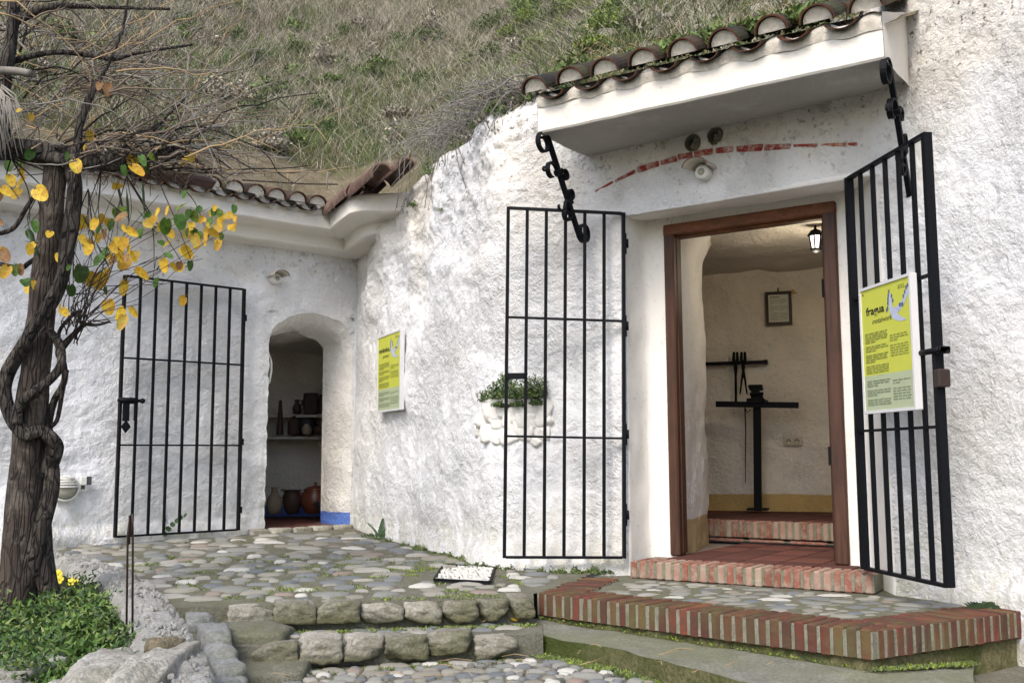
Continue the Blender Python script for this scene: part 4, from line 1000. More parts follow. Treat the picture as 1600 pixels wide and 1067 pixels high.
E0.z = E1.z = zu; brick_run(E0, E1, zu, BMi, .046, .14, .105, ist, 33, jit=.002)
BMj = [brick_mesh(60 + i, .235, .12, H2 - .122, 'brick_pale') for i in range(3)]
brick_run(E0, E1, zu - .112, BMj, .25, .12, H2 - .122, ist, 34, jit=.002, inset=.01)
K0 = G(1103, 800, zu); K1 = G(1297, 804, zu); kd = (K1 - K0).normalized()
mb = MB(); mb.add([E0 + sin_ * .12, E1 + sin_ * .12, K1 + kd * .8 + sin_ * .1, K0 - kd * 1.5 + sin_ * .1], [(0, 1, 2, 3)])
for i in range(4): mb.v[i] = (mb.v[i][0], mb.v[i][1], zu - .012)
fl3 = obj('upper_floor', mb, M['grout'], houseR)
tile_floor(fl3, E0 + sin_ * .145 - sdn * .6, sdn, sin_, 12, 7, .205, lambda c: True)
for o_ in fl3.children: o_.location.z += zu + .0 - wloc(o_).z - .010
# walls: thick left jamb wall, back wall
p0 = FL + fd * .055 + fin * .07
rp = [(p0.x, p0.y), (p0.x + .02, p0.y + .12)] + [((p0.x * (1 - k) + J.x * k), (p0.y * (1 - k) + J.y * k)) for k in (.4, .7, .92)] + [(J.x - .005, J.y), (J.x - .06, J.y + .06), (J.x - .5, J.y + .1), (K0.x - 1.3, K0.y - .2), (K0.x - 1.2, K0.y + .55), (K0.x - .5, K0.y + .12), (K0.x, K0.y), (K1.x, K1.y), (K1.x + .35, K1.y - .12), (K1.x + .55, K1.y - .5), (FR.x + .2, FR.y + .3), (FR.x + .03, FR.y + .09)]
def room2():
    pl = Plan(rp, smooth=False); mb = MB(); rows = []; z0, z1 = -.57, 1.50; nn = int(pl.L / .03); nz = 70
    for j in range(nz + 1):
        z = z0 + (z1 - z0) * j / nz; r = []
        for i in range(nn + 1):
            s = pl.L * i / nn; q = pl.at(s); m_ = pl.n(s, .10); p = Vector((q.x, q.y, z)); e = sstep(0, .15, s) * sstep(0, .15, pl.L - s); o = (.030 * noise.noise(p * 2.2) + .012 * fbm(p, 7, 3) + .13 * sstep(1.15, 1.55, z) ** 2) * e
            r.append(p + Vector((-m_.x, -m_.y, 0)) * -abs(1) * o * (1 if True else 0))
        rows.append(r)
    mb.grid(rows); o = obj('room_wall', mb, [M['wall_room'], M['jamb']], houseR, True)
    for p in o.data.polygons:
        c = p.center + wloc(o)
        if (c - J).dot(fin) < .03 and c.x < J.x + .02 and c.x < FL.x + .45: p.material_index = 1
    return o
M['jamb'] = whitewash('jamb_limewash', (.77, .775, .78), .7, False, .15, .3, band=(.235, (.52, .40, .22)))
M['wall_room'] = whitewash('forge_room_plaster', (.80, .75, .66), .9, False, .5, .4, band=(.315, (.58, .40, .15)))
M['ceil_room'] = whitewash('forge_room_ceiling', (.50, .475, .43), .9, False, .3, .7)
room2()
mb = MB(); rows = []
for j in range(26):
    rows.append([Vector((FL.x - 1.6 + 3.6 * i / 44, FL.y - .35 + 3.0 * j / 25, 0)) for i in range(45)])
for r in rows:
    for p in r: p.z = 1.40 + .05 * fbm(p, 1.3, 3) + .02 * sstep(0, 1, (p - FL).dot(fin))
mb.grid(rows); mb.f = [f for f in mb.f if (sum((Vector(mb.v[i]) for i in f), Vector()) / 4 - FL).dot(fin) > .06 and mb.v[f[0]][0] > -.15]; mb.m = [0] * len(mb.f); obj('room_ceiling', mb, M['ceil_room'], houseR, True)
# things in the forge room: back wall plane K0-K1
kn = Vector((kd.y, -kd.x, 0)); 
if kn.y > 0: kn = -kn
def K(px, py, o=0.0):
    a = K0 + kn * o; b_ = K1 + kn * o; return V(px, py, a, b_)
def bar(mb, a, b_, w, d, nrm, mi=0):
    ax = (b_ - a); X = ax.normalized(); Y = nrm.normalized(); Y = (Y - X * Y.dot(X)).normalized(); mb.box((a + b_) / 2, (ax.length, d, w), X, Y, mi=mi); return mb
drill = thing('drill_stand', 'black iron drill stand with a crossbar standing against the wall inside the wide doorway', 'machine', K(1182, 800, .25))
mb = MB(); bar(mb, K(1182, 801, .25), K(1182, 640, .25), .055, .05, kn); mb.box(K(1182, 800, .25) + Vector((0, 0, .008)), (.15, .15, .014), kd, kn); obj('post', mb, M['iron'], drill)
mb = MB(); bar(mb, K(1118, 634, .28), K(1247, 637, .28), .042, .06, kn); obj('crossbar', mb, M['iron'], drill)
mb = MB()
for (y0, y1, w, dx) in ((634, 626, .13, 0), (627, 620, .085, 2), (621, 612, .060, 0), (613, 609, .10, 1), (609, 605, .105, 0)): a = K(1180 + dx, y0, .28); b_ = K(1180 + dx, y1, .28); mb.box((a + b_) / 2, (w, .08, (b_ - a).z + .004), kd, kn, bev=.006)
mb.tube([K(1171, 619, .33), K(1192, 618, .33)], .012, 8); mb.tube([K(1190, 628, .33), K(1199, 630, .33)], .007, 6); obj('vice_head', mb, M['iron'], drill)
mb = MB(); cb = [K(1163, 640, .22), K(1166, 648, .22), K(1172, 643, .22)]; mb.tube(cb, .004, 5); mb.tube([K(1163, 640, .2), K(1164, 680, .2), K(1163, 720, .2), K(1163, 757, .2)], [.005, .005, .004, .003], 5); obj('hanging_rod', mb, M['iron'], drill)
rack = thing('tool_rail', 'black iron bar fixed across the wall above the drill stand', 'rail', K(1150, 570, .06))
mb = MB(); bar(mb, K(1075, 572, .06), K(1198, 569, .06), .026, .03, kn); obj('rail', mb, M['iron'], rack)
mb = MB(); mb.box(K(1196, 569, .03), (.03, .08, .03), kd, kn); obj('bracket', mb, M['iron'], rack)
def tongs(pts_list, label):
    o = thing('blacksmith_tongs', label, 'tool', pts_list[0][0], 'forge tongs hanging on the rail')
    for pts, rad in pts_list and [(p[0:-1], p[-1]) for p in pts_list] : pass
    return o
def tong_obj(px, label, spread, y0=553, y1=640):
    o = thing('blacksmith_tongs', label, 'tool', K(px, 570, .10), 'forge tongs hanging on the rail')
    for sg in (-1, 1):
        mb = MB(); mb.tube([K(px + sg * 2.5, y0, .10), K(px + sg * 3, y0 + 12, .10), K(px - sg * .8, y0 + 24, .10), K(px + sg * spread * .5, y0 + 45, .10), K(px + sg * spread, y1, .10)], [.010, .013, .012, .008, .006], 6); obj('tong_arm', mb, M['iron'], o)
tong_obj(1149, 'long closed tongs on the iron rail, left of the pair with open handles', .8, 553, 636)
tong_obj(1161, 'tongs with open handles on the iron rail, right of the long closed pair', 5.5, 553, 619)
# framed notice
pf = thing('framed_notice', 'small framed printed sheet hanging on the forge room wall', 'picture', K(1217, 486, .03))
q = [K(1196, 511, .03), K(1237, 512, .03), K(1238, 460, .03), K(1198, 459, .03)]; c = sum(q, Vector()) / 4; w = (q[1] - q[0]).length; h = q[3].z - q[0].z; Zv = Vector((0, 0, 1))
mb = MB(); ft = .022
mb.box(c + Zv * (h / 2 - ft / 2), (w, .03, ft), kd, kn, bev=.003); mb.box(c - Zv * (h / 2 - ft / 2), (w, .03, ft), kd, kn, bev=.003)
for sg in (-1, 1): mb.box(c + kd * sg * (w / 2 - ft / 2), (ft, .03, h - 2 * ft - .001), kd, kn, bev=.003)
obj('frame', mb, M['frame_dark'], pf); mb = MB(); mb.box(c - kn * .004, (w - 2 * ft, .008, h - 2 * ft), kd, kn); pap = obj('printed_sheet', mb, M['paper'], pf)
def textlines(parent, c, X, Z, nrm, w, h, cols, lines, matn, gapf=.4, seed=1, name='print', fill=.93, skip=()):
    """small print: each word a thin raised stroke"""
    mb = MB(); rr = random.Random(seed); lh = h / lines
    for (u0, u1) in cols:
        for i in range(lines):
            if i in skip: continue
            u = u0; end = u1 if (i + 1) not in skip else u0 + (u1 - u0) * .45
            while u < end - .02:
                wl_ = min(rr.uniform(.05, .13) * (u1 - u0) / .45, end - u)
                mb.box(c + X * ((u + wl_ / 2 - .5) * w) + Z * (h / 2 - (i + .5) * lh) + nrm * .001, (wl_ * w, .0012, lh * gapf), X, nrm); u += wl_ + .018
    return obj(name, mb, M[matn], parent, kind='stuff')
textlines(pap, c - kn * .0 + Zv * -.01, kd, Zv, kn, w - 2 * ft, (h - 2 * ft) * .78, [(.08, .48), (.53, .94)], 16, 'ink_soft2', .35, 3, 'print', skip=(4, 9))
textlines(pap, c + Zv * (h * .34), kd, Zv, kn, w - 2 * ft, .02, [(.08, .55)], 1, 'ink_soft2', .6, 5, 'print')
mb = MB(); mb.tube([c + Zv * (h / 2), c + Zv * (h / 2 + .03)], .005, 6); obj('nail', mb, M['iron'], pf)
ob_ = thing('blank_plate', 'square plastered over box cover beside the framed notice', 'cover plate', K(1248, 455, .02)); mb = MB(); mb.box(K(1247, 455, .005), (.10, .02, .085), kd, kn, bev=.004); obj('plate', mb, M['wall_room'], ob_)
sk = thing('wall_socket', 'double power socket low on the wall of the forge room', 'socket', K(1238, 693, .02)); a, b_ = K(1223, 700, .02), K(1252, 685, .02)
mb = MB(); mb.box((a + b_) / 2, ((b_ - a).dot(kd), .03, (b_ - a).z), kd, kn, bev=.005); obj('plate', mb, M['socket'], sk)
for px in (1231, 1244):
    mb = MB(); cc = K(px, 693, .036); mb.lathe(cc, [(.001, .0), (.018, .0), (.019, .004), (.024, .005), (.026, .001)], 16, ax=kn); so = obj('outlet', mb, M['socket'], sk, True)
    mb = MB(); [mb.lathe(cc + kd * (sx * .008) + kn * .001, [(.0035, 0), (.0035, .002)], 8, ax=kn) for sx in (-1, 1)]; obj('contact_hole', mb, M['iron'], so)
# two clay vent pipes let into the wall above the wide doorway
for k_, ((hs_, hz_), lb_) in enumerate(zip(HOLES, ('left one of the two round vent holes under the canopy', 'right one of the two round vent holes under the canopy'))):
    q = planR.at(hs_); n_ = planR.n(hs_); o_2 = offR(hs_ + .075, hz_); n3 = Vector((n_.x, n_.y, 0)); c = Vector((q.x, q.y, hz_)) + n3 * (o_2 + .004); t = thing('vent_pipe', lb_, 'vent', c, 'vent pipes above the doorway')
    mb = MB(); mb.grid([[c + n3 * d + Vector((-n_.y, n_.x, 0)) * (r * math.cos(th)) + Vector((0, 0, r * math.sin(th))) for th in [2 * math.pi * j / 28 for j in range(28)]] for r, d in ((.054, -.03), (.048, -.002), (.043, .0), (.039, -.006), (.037, -.09))], close=True); obj('pipe_mouth', mb, M['mortar'], t, True)
    mb = MB(); mb.grid([[c + n3 * d + Vector((-n_.y, n_.x, 0)) * (r * math.cos(th)) + Vector((0, 0, r * math.sin(th))) for th in [2 * math.pi * j / 28 for j in range(28)]] for r, d in ((.037, -.085), (.036, -.24), (.001, -.25))], close=True); obj('pipe_bore', mb, M['clay_black'], t, True)
# lantern
lc = D(1276, 383, 6.35); ln = thing('wall_lantern', 'small lit black lantern with white panes hanging inside the wide doorway', 'lantern', lc)
mb = MB(); hx = 6; rt, rb, hh = .040, .028, .082
mb.lathe(lc, [(rt - .004, hh / 2), (rb - .003, -hh / 2)][::-1], 6); obj('pane', mb, M['lit'], ln)
mb = MB()
for k in range(6):
    th = 2 * math.pi * k / 6; a = lc + Vector((rt * math.cos(th), rt * math.sin(th), hh / 2)); b_ = lc + Vector((rb * math.cos(th), rb * math.sin(th), -hh / 2)); mb.tube([a, b_], .005, 5)
mb.lathe(lc - Vector((0, 0, hh / 2 + .026)), [(.006, 0), (.020, .004), (.034, .016), (.038, .026)], 12); mb.lathe(lc + Vector((0, 0, hh / 2)), [(rt + .008, 0), (rt + .012, .006), (.030, .035), (.008, .045), (.008, .18)], 12); obj('lantern_frame', mb, M['iron'], ln, True)
mb = MB(); mb.tube([lc + Vector((0, 0, hh / 2 + .17)), lc + Vector((.06, .02, hh / 2 + .2)), lc + Vector((.25, .12, hh / 2 + .12))], .010, 6); obj('wall_arm', mb, M['iron'], ln)
pl_ = bpy.data.lights.new('lantern_bulb', 'POINT'); pl_.energy = 4.5; pl_.color = (1, .84, .62); pl_.shadow_soft_size = .04
po = bpy.data.objects.new('lantern_bulb', pl_); COL.objects.link(po); po.parent = ln; po.location = (0, -.0, -.13)

# -------- gates ------------------------------------------------------------
def gate(label, Hb, Ht, Fb, Ft, nb, rails, face, lw=.018, dp=.034, bw=.0175, hinges=(.12, .5, .88)):
    g = thing('iron_gate', label, 'gate', Hb, 'open wrought iron gates'); face = Vector(face).normalized()
    def Q(u, v): return (Hb.lerp(Fb, u)).lerp(Ht.lerp(Ft, u), v)
    for u in (0, 1): mb = MB(); bar(mb, Q(u, 0) - Vector((0, 0, .004)), Q(u, 1) + Vector((0, 0, .004)), lw, dp, face); obj('gate_post', mb, M['iron'], g)
    for v in [0] + list(rails) + [1]:
        mb = MB(); e = .5 * lw / (Fb - Hb).length; bar(mb, Q(e, v), Q(1 - e, v), .012 if 0 < v < 1 else .014, dp * .8 if v in (0, 1) else .022, face); obj('gate_rail', mb, M['iron'], g)
    for i in range(nb):
        u = (i + 1) / (nb + 1); mb = MB(); bar(mb, Q(u, .004), Q(u, .996), bw, bw, face); obj('gate_bar', mb, M['iron'], g)
    hd = (Hb - Fb); hd.z = 0; hd.normalize()
    for v in hinges:
        a = Q(0, v) + hd * (lw * .5 + .003); mb = MB(); mb.tube([a - Vector((0, 0, .06)), a + Vector((0, 0, .06))], .006, 8); mb.box(a + hd * .008, (.016, .010, .05), hd, face); obj('hinge', mb, M['iron'], g, True)
    return g, Q, hd
gL, QL, hL = gate('narrow black iron gate of seven bars standing open left of the arched doorway', Vector((-2.135, 8.07, -.548)), Vector((-2.135, 8.07, 1.338)), Vector((-2.852, 7.45, -.553)), Vector((-2.852, 7.45, 1.342)), 7, (.345, .68), (.68, -.733, 0), hinges=(.08, .36, .88))
a = QL(1.0, .515); fL_ = (QL(0, 0) - QL(1, 0)).normalized(); nL = Vector((.68, -.733, 0)).normalized()
mb = MB(); mb.tube([a - fL_ * .03 + nL * .03, a + fL_ * .13 + nL * .03], .012, 8); mb.lathe(a + fL_ * .15 + nL * .03, [(.002, -.02), (.016, -.014), (.022, 0), (.016, .014), (.002, .02)], 10); mb.box(a + fL_ * .05 + nL * .02, (.12, .012, .045), fL_, nL); bl = obj('bolt', mb, M['iron'], gL, True)
mb = MB(); z_ = Vector((0, 0, 1)); mb.box(a + fL_ * .035 + nL * .024 - z_ * .08, (.05, .014, .14), fL_, nL, bev=.004); mb.box(a + fL_ * .10 + nL * .024 - z_ * .07, (.014, .012, .15), fL_, nL); c_ = a + fL_ * .04 + nL * .024 - z_ * .19
mb.add([c_ + z_ * .05, c_ + fL_ * .035, c_ - z_ * .045, c_ - fL_ * .035, c_ + z_ * .05 - nL * .012, c_ + fL_ * .035 - nL * .012, c_ - z_ * .045 - nL * .012, c_ - fL_ * .035 - nL * .012], [(0, 1, 2, 3), (7, 6, 5, 4), (0, 4, 5, 1), (1, 5, 6, 2), (2, 6, 7, 3), (3, 7, 4, 0)]); obj('latch_plate', mb, M['iron'], gL)
gM, QM, hM = gate('black iron gate of five bars open flat against the wall before the planted ledge', Vector((.612, 5.735, -.55)), Vector((.640, 5.735, 1.38)), Vector((-.048, 5.787, -.55)), Vector((-.018, 5.787, 1.429)), 5, (.338, .679), (.07, -1, 0), hinges=(.12, .35, .665, .91))
mb = MB(); a = QM(1, .508); mb.box(a + Vector((.05, -.022, 0)), (.11, .012, .035), (1, -.07, 0), (.07, 1, 0), bev=.004); obj('latch_plate', mb, M['iron'], gM)
gR, QR, hR = gate('black iron gate carrying a lime yellow information board at the right of the wide doorway', Vector((1.6772, 4.9678, -0.5308)), Vector((1.6772, 4.9678, 1.3674)), Vector((1.7795, 4.2624, -0.5308)), Vector((1.7795, 4.2624, 1.3693)), 5, (.342, .68), (-.99, -.143, 0), lw=.026, dp=.038, hinges=(.09, .36, .90))
fR_ = (QR(1, 0) - QR(0, 0)).normalized(); nR = Vector((fR_.y, -fR_.x, 0)); nR = nR if nR.x < 0 else -nR
a = QR(1, .508); mb = MB(); mb.tube([a - fR_ * .16 + nR * .02, a + fR_ * .05 + nR * .02], .013, 8); mb.box(a + fR_ * .045, (.03, .05, .03), fR_, nR, bev=.004); mb.box(a - fR_ * .13 + nR * .012, (.05, .03, .04), fR_, nR, bev=.004); obj('bolt', mb, M['iron'], gR, True)
a = QR(1, .447); mb = MB(); mb.box(a + fR_ * .024, (.045, .055, .075), fR_, nR, bev=.006); obj('lock_case', mb, M['frame_dark'], gR)

# -------- information boards -------------------------------------------------
def text_mesh(body, size, Mx, matn, name, parent, shear=0, sx=1.0, bold=0.0):
    cu = bpy.data.curves.new(name, 'FONT'); cu.body = body; cu.size = size; cu.extrude = .0008; cu.shear = shear; cu.offset = bold; cu.resolution_u = 3
    to = bpy.data.objects.new(name, cu); COL.objects.link(to); bpy.context.view_layer.update()
    me = bpy.data.meshes.new_from_object(to.evaluated_get(bpy.context.evaluated_depsgraph_get())); COL.objects.unlink(to); bpy.data.objects.remove(to)
    me.transform(Matrix.Diagonal((sx, 1, 1, 1))); me.materials.clear(); me.materials.append(M[matn]); o = inst(name, me, Mx, parent); return o
def board(label, TL, TR, BRp, BLp, nrm, title, sub, seed, parent_name='information_board'):
    X = (TR - TL); X.z = 0; w = X.length; X.normalize(); Z = Vector((0, 0, 1)); c = (TL + TR + BRp + BLp) / 4; h = ((TL.z - BLp.z) + (TR.z - BRp.z)) / 2; nrm = Vector((X.y, -X.x, 0)); 
    t = thing(parent_name, label, 'sign', c)
    mb = MB(); mb.box(c - nrm * .010, (w, .028, h), X, nrm, bev=.003); obj('backboard', mb, M['sign_white'], t)
    mb = MB(); e = .013
    for sg in (-1, 1): mb.box(c + X * sg * (w / 2 - e / 2) + nrm * .006, (e, .010, h), X, nrm); mb.box(c + Z * sg * (h / 2 - e / 2) + nrm * .006, (w - 2 * e - .001, .010, e), X, nrm)
    obj('rim', mb, M['sign_white'], t)
    iw, ih = w - 2 * e, h - 2 * e; hy = ih * .715
    mb = MB(); mb.box(c + Z * (ih / 2 - hy / 2) + nrm * .0048, (iw, .002, hy), X, nrm); yp = obj('printed_panel', mb, M['sign_yellow'], t)
    mb = MB(); mb.box(c - Z * (ih / 2 - (ih - hy) / 2) + nrm * .0048, (iw, .002, ih - hy), X, nrm); gp = obj('printed_panel', mb, M['sign_grey'], t)
    s = c + nrm * .0062
    def UV(u, v, o=0): return s + X * ((u - .5) * iw) + Z * ((v - .5) * ih) + nrm * o
    text_mesh(title, ih * .092, frame(UV(.10 if len(title) < 8 else .035, .785), X, Z, nrm), 'ink', 'title', yp, sx=iw / ih * (1.72 if len(title) < 8 else 1.42), bold=.0010)
    text_mesh(sub, ih * .062, frame(UV(.22, .705), X, Z, nrm), 'ink_olive', 'subtitle', yp, shear=.3, sx=iw / ih * 1.5)
    # pale blue bird emblem
    mb = MB(); pol = [[(.60, .92), (.645, .90), (.66, .80), (.585, .80)], [(.585, .80), (.66, .80), (.74, .745), (.62, .735)], [(.62, .735), (.74, .745), (.80, .715), (.67, .70)], [(.67, .70), (.80, .715), (.92, .675), (.80, .672)], [(.66, .795), (.72, .79), (.80, .755), (.74, .745)], [(.72, .785), (.86, .835), (.88, .795), (.78, .752)], [(.86, .835), (.965, .925), (.985, .88), (.88, .795)]]
    for pg in pol: mb.add([UV(u, v, .0006) for u, v in pg], [tuple(range(len(pg)))])
    obj('bird_emblem', mb, M['bird'], yp); mb = MB(); rr = random.Random(seed)
    for (u, v) in [(.60, .93), (.585, .90), (.575, .87), (.57, .84), (.65, .89), (.67, .85), (.88, .86), (.91, .89), (.94, .92), (.97, .935), (.80, .80), (.83, .80), (.86, .80), (.56, .80), (.54, .785)]: mb.box(UV(u, v, .0012), (.010, .0006, .016), X, nrm)
    obj('bird_marks', mb, M['bird_dark'], yp, kind='stuff')
    text_mesh('', ih * .02, frame(UV(.75, .95), X, Z, nrm), 'ink', 'corner_print', yp) if False else None
    mb = MB(); mb.box(UV(.05, .965, .001), (.012, .0006, .010), X, nrm); obj('red_dot', mb, M['brick_arch'], yp)
    textlines(yp, UV(.5, .47), X, Z, nrm, iw, ih * .34, [(.06, .53)], 19, 'ink_soft', .42, seed, 'print', skip=(5, 9, 14))
    textlines(yp, UV(.5, .50), X, Z, nrm, iw, ih * .18, [(.58, .93)], 9, 'ink_soft', .32, seed + 1, 'print', skip=(3,))
    textlines(yp, UV(.5, .945), X, Z, nrm, iw, ih * .035, [(.78, .93)], 3, 'ink_soft', .4, seed + 5, 'print')
    textlines(gp, UV(.5, .145), X, Z, nrm, iw, ih * .21, [(.06, .55)], 11, 'ink_soft2', .40, seed + 2, 'print', skip=(3, 7))
    textlines(gp, UV(.5, .15), X, Z, nrm, iw, ih * .17, [(.60, .94)], 8, 'ink_soft2', .30, seed + 3, 'print', skip=(2,))
    return t
off = nR * .045
ga, gb = QR(0, 0) + off, QR(1, 0) + off
b1 = board('lime yellow board headed fragua fixed to the right iron gate', V(1344, 456, ga, gb), V(1424, 434, ga, gb), V(1436, 644, ga, gb), V(1353, 653, ga, gb), nR, 'fragua', 'metalwork', 3)
sS = planR.hit(608); qa = planR.at(planR.hit(590)); qb = planR.at(planR.hit(628)); no_ = planR.n(sS); o_ = max(offR(planR.hit(p), z) for p in (590, 608, 628) for z in (.4, .7, 1.0)) + .03
qa = Vector((qa.x + no_.x * o_, qa.y + no_.y * o_)); qb = Vector((qb.x + no_.x * o_, qb.y + no_.y * o_))
b2 = board('lime yellow board headed cerámica on the rough wall right of the arched doorway', V(590, 524, qa, qb), V(626, 515, qa, qb), V(628, 638, qa, qb), V(591, 643, qa, qb), no_, 'cerámica', 'pottery', 13)

# -------- wrought iron scroll stays ---------------------------------------------
def ribbon(mb, pts, wdir, w, t=.007):
    rows = []; m_ = len(pts); wdir = Vector(wdir).normalized()
    for i in range(m_):
        tg_ = (pts[min(i + 1, m_ - 1)] - pts[max(0, i - 1)]).normalized(); nn = tg_.cross(wdir).normalized(); p = pts[i]
        rows.append([p - wdir * w / 2 - nn * t, p + wdir * w / 2 - nn * t, p + wdir * w / 2 + nn * t, p - wdir * w / 2 + nn * t])
    mb.grid(rows, close=True); mb.add(rows[0], [(3, 2, 1, 0)]); mb.add(rows[-1], [(0, 1, 2, 3)])
def scroll_stay(label, T, B):
    s = thing('scroll_bracket', label, 'bracket', B, 'wrought iron stays of the canopy'); ax = (T - B).normalized(); L = (T - B).length; o = Vector((fn.x, fn.y, 0)); o = (o - ax * o.dot(ax)).normalized(); wd = ax.cross(o).normalized()
    def P2(a, b_): return B + ax * (a * L) + o * b_
    mb = MB(); bar(mb, P2(.02, 0), P2(.98, 0), .024, .024, wd); obj('stay_bar', mb, M['iron'], s)
    def spiral(a, b_, r0, turns, start, sgn, shr=.50, n=26): return [P2(a, b_) + (ax * math.sin(start + sgn * turns * 2 * math.pi * i / n) + o * math.cos(start + sgn * turns * 2 * math.pi * i / n)) * r0 * 1.18 * (1 - shr * i / n) for i in range(n + 1)]
    for (a, b_, r0, tn, st, sg) in ((.965, .062, .056, 1.3, math.pi, -1), (.03, -.056, .052, 1.3, 0, -1), (.70, .070, .055, .8, -2.4, -1), (.60, -.048, .032, 1.1, 0, 1), (.42, -.044, .030, 1.1, 0, -1), (.28, .060, .042, .8, 2.4, 1)):
        mb = MB(); ribbon(mb, spiral(a, b_, r0, tn, st, sg), wd, .028, .0045); obj('scroll', mb, M['iron'], s, False)
    for a in (.66, .36): mb = MB(); mb.box(P2(a, 0), (.045, .045, .03), wd, o, bev=.004); obj('collar', mb, M['iron'], s)
    for (a0, b0, a1, b1_) in ((.72, .10, .78, .15), (.33, .09, .40, .12)): mb = MB(); ribbon(mb, [P2(a0 + (a1 - a0) * k / 6, b0 + (b1_ - b0) * math.sin(k / 6 * 2.4)) for k in range(7)], wd, .014, .004); obj('leaf_tip', mb, M['iron'], s)
    mb = MB(); ribbon(mb, [P2(.25 + .14 * k / 6, .05 * math.sin(k / 6 * 3.1) + .012) for k in range(7)], wd, .022, .005); obj('curl', mb, M['iron'], s)
    return s
scroll_stay('black scrolled iron stay under the left end of the canopy', D(858, 214, 5.50), D(908, 374, 5.74))
scroll_stay('black scrolled iron stay under the right end of the canopy above the open gate', D(1392, 104, 4.46), D(1424, 316, 4.80))

# -------- lamps sheltered by a roof tile, vents and small fittings ------------------
def tile_lamp(label, c, n_, w):
    t = thing('wall_lamp', label, 'lamp', c, 'round wall lamps each under a curved roof tile'); n_ = n_.normalized(); X = Vector((-n_.y, n_.x, 0))
    if X.x < 0: X = -X
    me = clay_tile(88, L=.16, r0=w, r1=w * .86, th=.010, mats=[M['tilemortar'], M['tile_red']], name='tile_hood'); Y = -n_; Z = X.cross(Y); 
    if Z.z < 0: X = -X; Z = X.cross(Y)
    inst('tile_hood', me, frame(c + n_ * .15 + Vector((0, 0, .0)), X, Y + Vector((0, 0, .08)), Z, (1, 1, .72)), t)
    mb = MB(); mb.lathe(c - Vector((0, 0, .012)), [(.040, -.02), (.042, .05), (.037, .062), (.020, .064)], 16, ax=n_); obj('lamp_body', mb, M['white_plastic'], t, True)
    mb = MB(); mb.lathe(c - Vector((0, 0, .012)) + n_ * .06, [(.020, -.01), (.020, .006), (.004, .008)], 12, ax=n_); obj('bulb', mb, M['glass_diff'], t, True); return t
c, n_ = wallpt(1112, 272); tile_lamp('small wall lamp under a red rimmed roof tile above the wide doorway', c, n_, .075)
cl = V(426, 432, LA, LB); sl_ = planL.near(cl.x, cl.y); nl_ = planL.n(sl_); cl = cl + Vector((nl_.x, nl_.y, 0)) * (offL(sl_, cl.z) + .03); tile_lamp('small wall lamp under a grey roof tile above the arched doorway', cl, Vector((nl_.x, nl_.y, 0)), .068)
def onL(px, py, out=0.0):
    s = planL.hit(px)
    for _ in range(2): q = planL.at(s); n_ = planL.n(s); z = D(px, py, q.y).z; o = offL(s, z) + out; s2 = s
    return D(px, py, (q.y + n_.y * o)), Vector((n_.x, n_.y, 0))
c, n_ = onL(98, 757, .01); X = Vector((-n_.y, n_.x, 0)); t = thing('bulkhead_light', 'oval white bulkhead light low on the wall left of the narrow gate', 'lamp', c)
mb = MB(); rows = []
for j in range(9):
    ph = math.pi / 2 * j / 8; rows.append([c + (X * math.cos(th) * .085 + Vector((0, 0, 1)) * math.sin(th) * .078) * math.cos(ph) ** .6 + n_ * (.07 * math.sin(ph)) for th in [2 * math.pi * k / 24 for k in range(24)]])
mb.grid(rows, close=True); obj('glass', mb, M['glass_diff'], t, True)
mb = MB(); rows = []
for (r, d) in ((.95, 0), (1.12, .0), (1.14, .03), (1.04, .045), (.92, .04)): rows.append([c + (X * math.cos(th) * .088 + Vector((0, 0, 1)) * math.sin(th) * .082) * r + n_ * d for th in [2 * math.pi * k / 24 for k in range(24)]])
mb.grid(rows, close=True); obj('rim', mb, M['white_plastic'], t, True)
for k in range(4):
    mb = MB(); zz = .072 - k * .019; hw = .088 * math.sqrt(max(.1, 1 - (zz / .095) ** 2)); ribbon(mb, [c + Vector((0, 0, zz)) + X * (hw * math.sin(a)) + n_ * (.02 + .065 * math.cos(a)) for a in [-1.4 + 2.8 * i / 10 for i in range(11)]], (0, 0, 1), .012, .004); obj('louvre', mb, M['white_plastic'], t)
c, n_ = onL(128, 745, .03); t = thing('floodlight', 'small square white floodlight beside the bulkhead light', 'lamp', c); mb = MB(); mb.box(c, (.045, .04, .065), X, n_, bev=.006); obj('housing', mb, M['white_plastic'], t); mb = MB(); mb.box(c + X * .035 + n_ * .01, (.04, .008, .06), (X + n_ * .4), (n_ - X * .4), bev=.002); obj('shield', mb, M['dark_plastic'], t); mb = MB(); mb.box(c - Vector((0, 0, .045)), (.022, .02, .03), X, n_); obj('stem', mb, M['dark_plastic'], t)
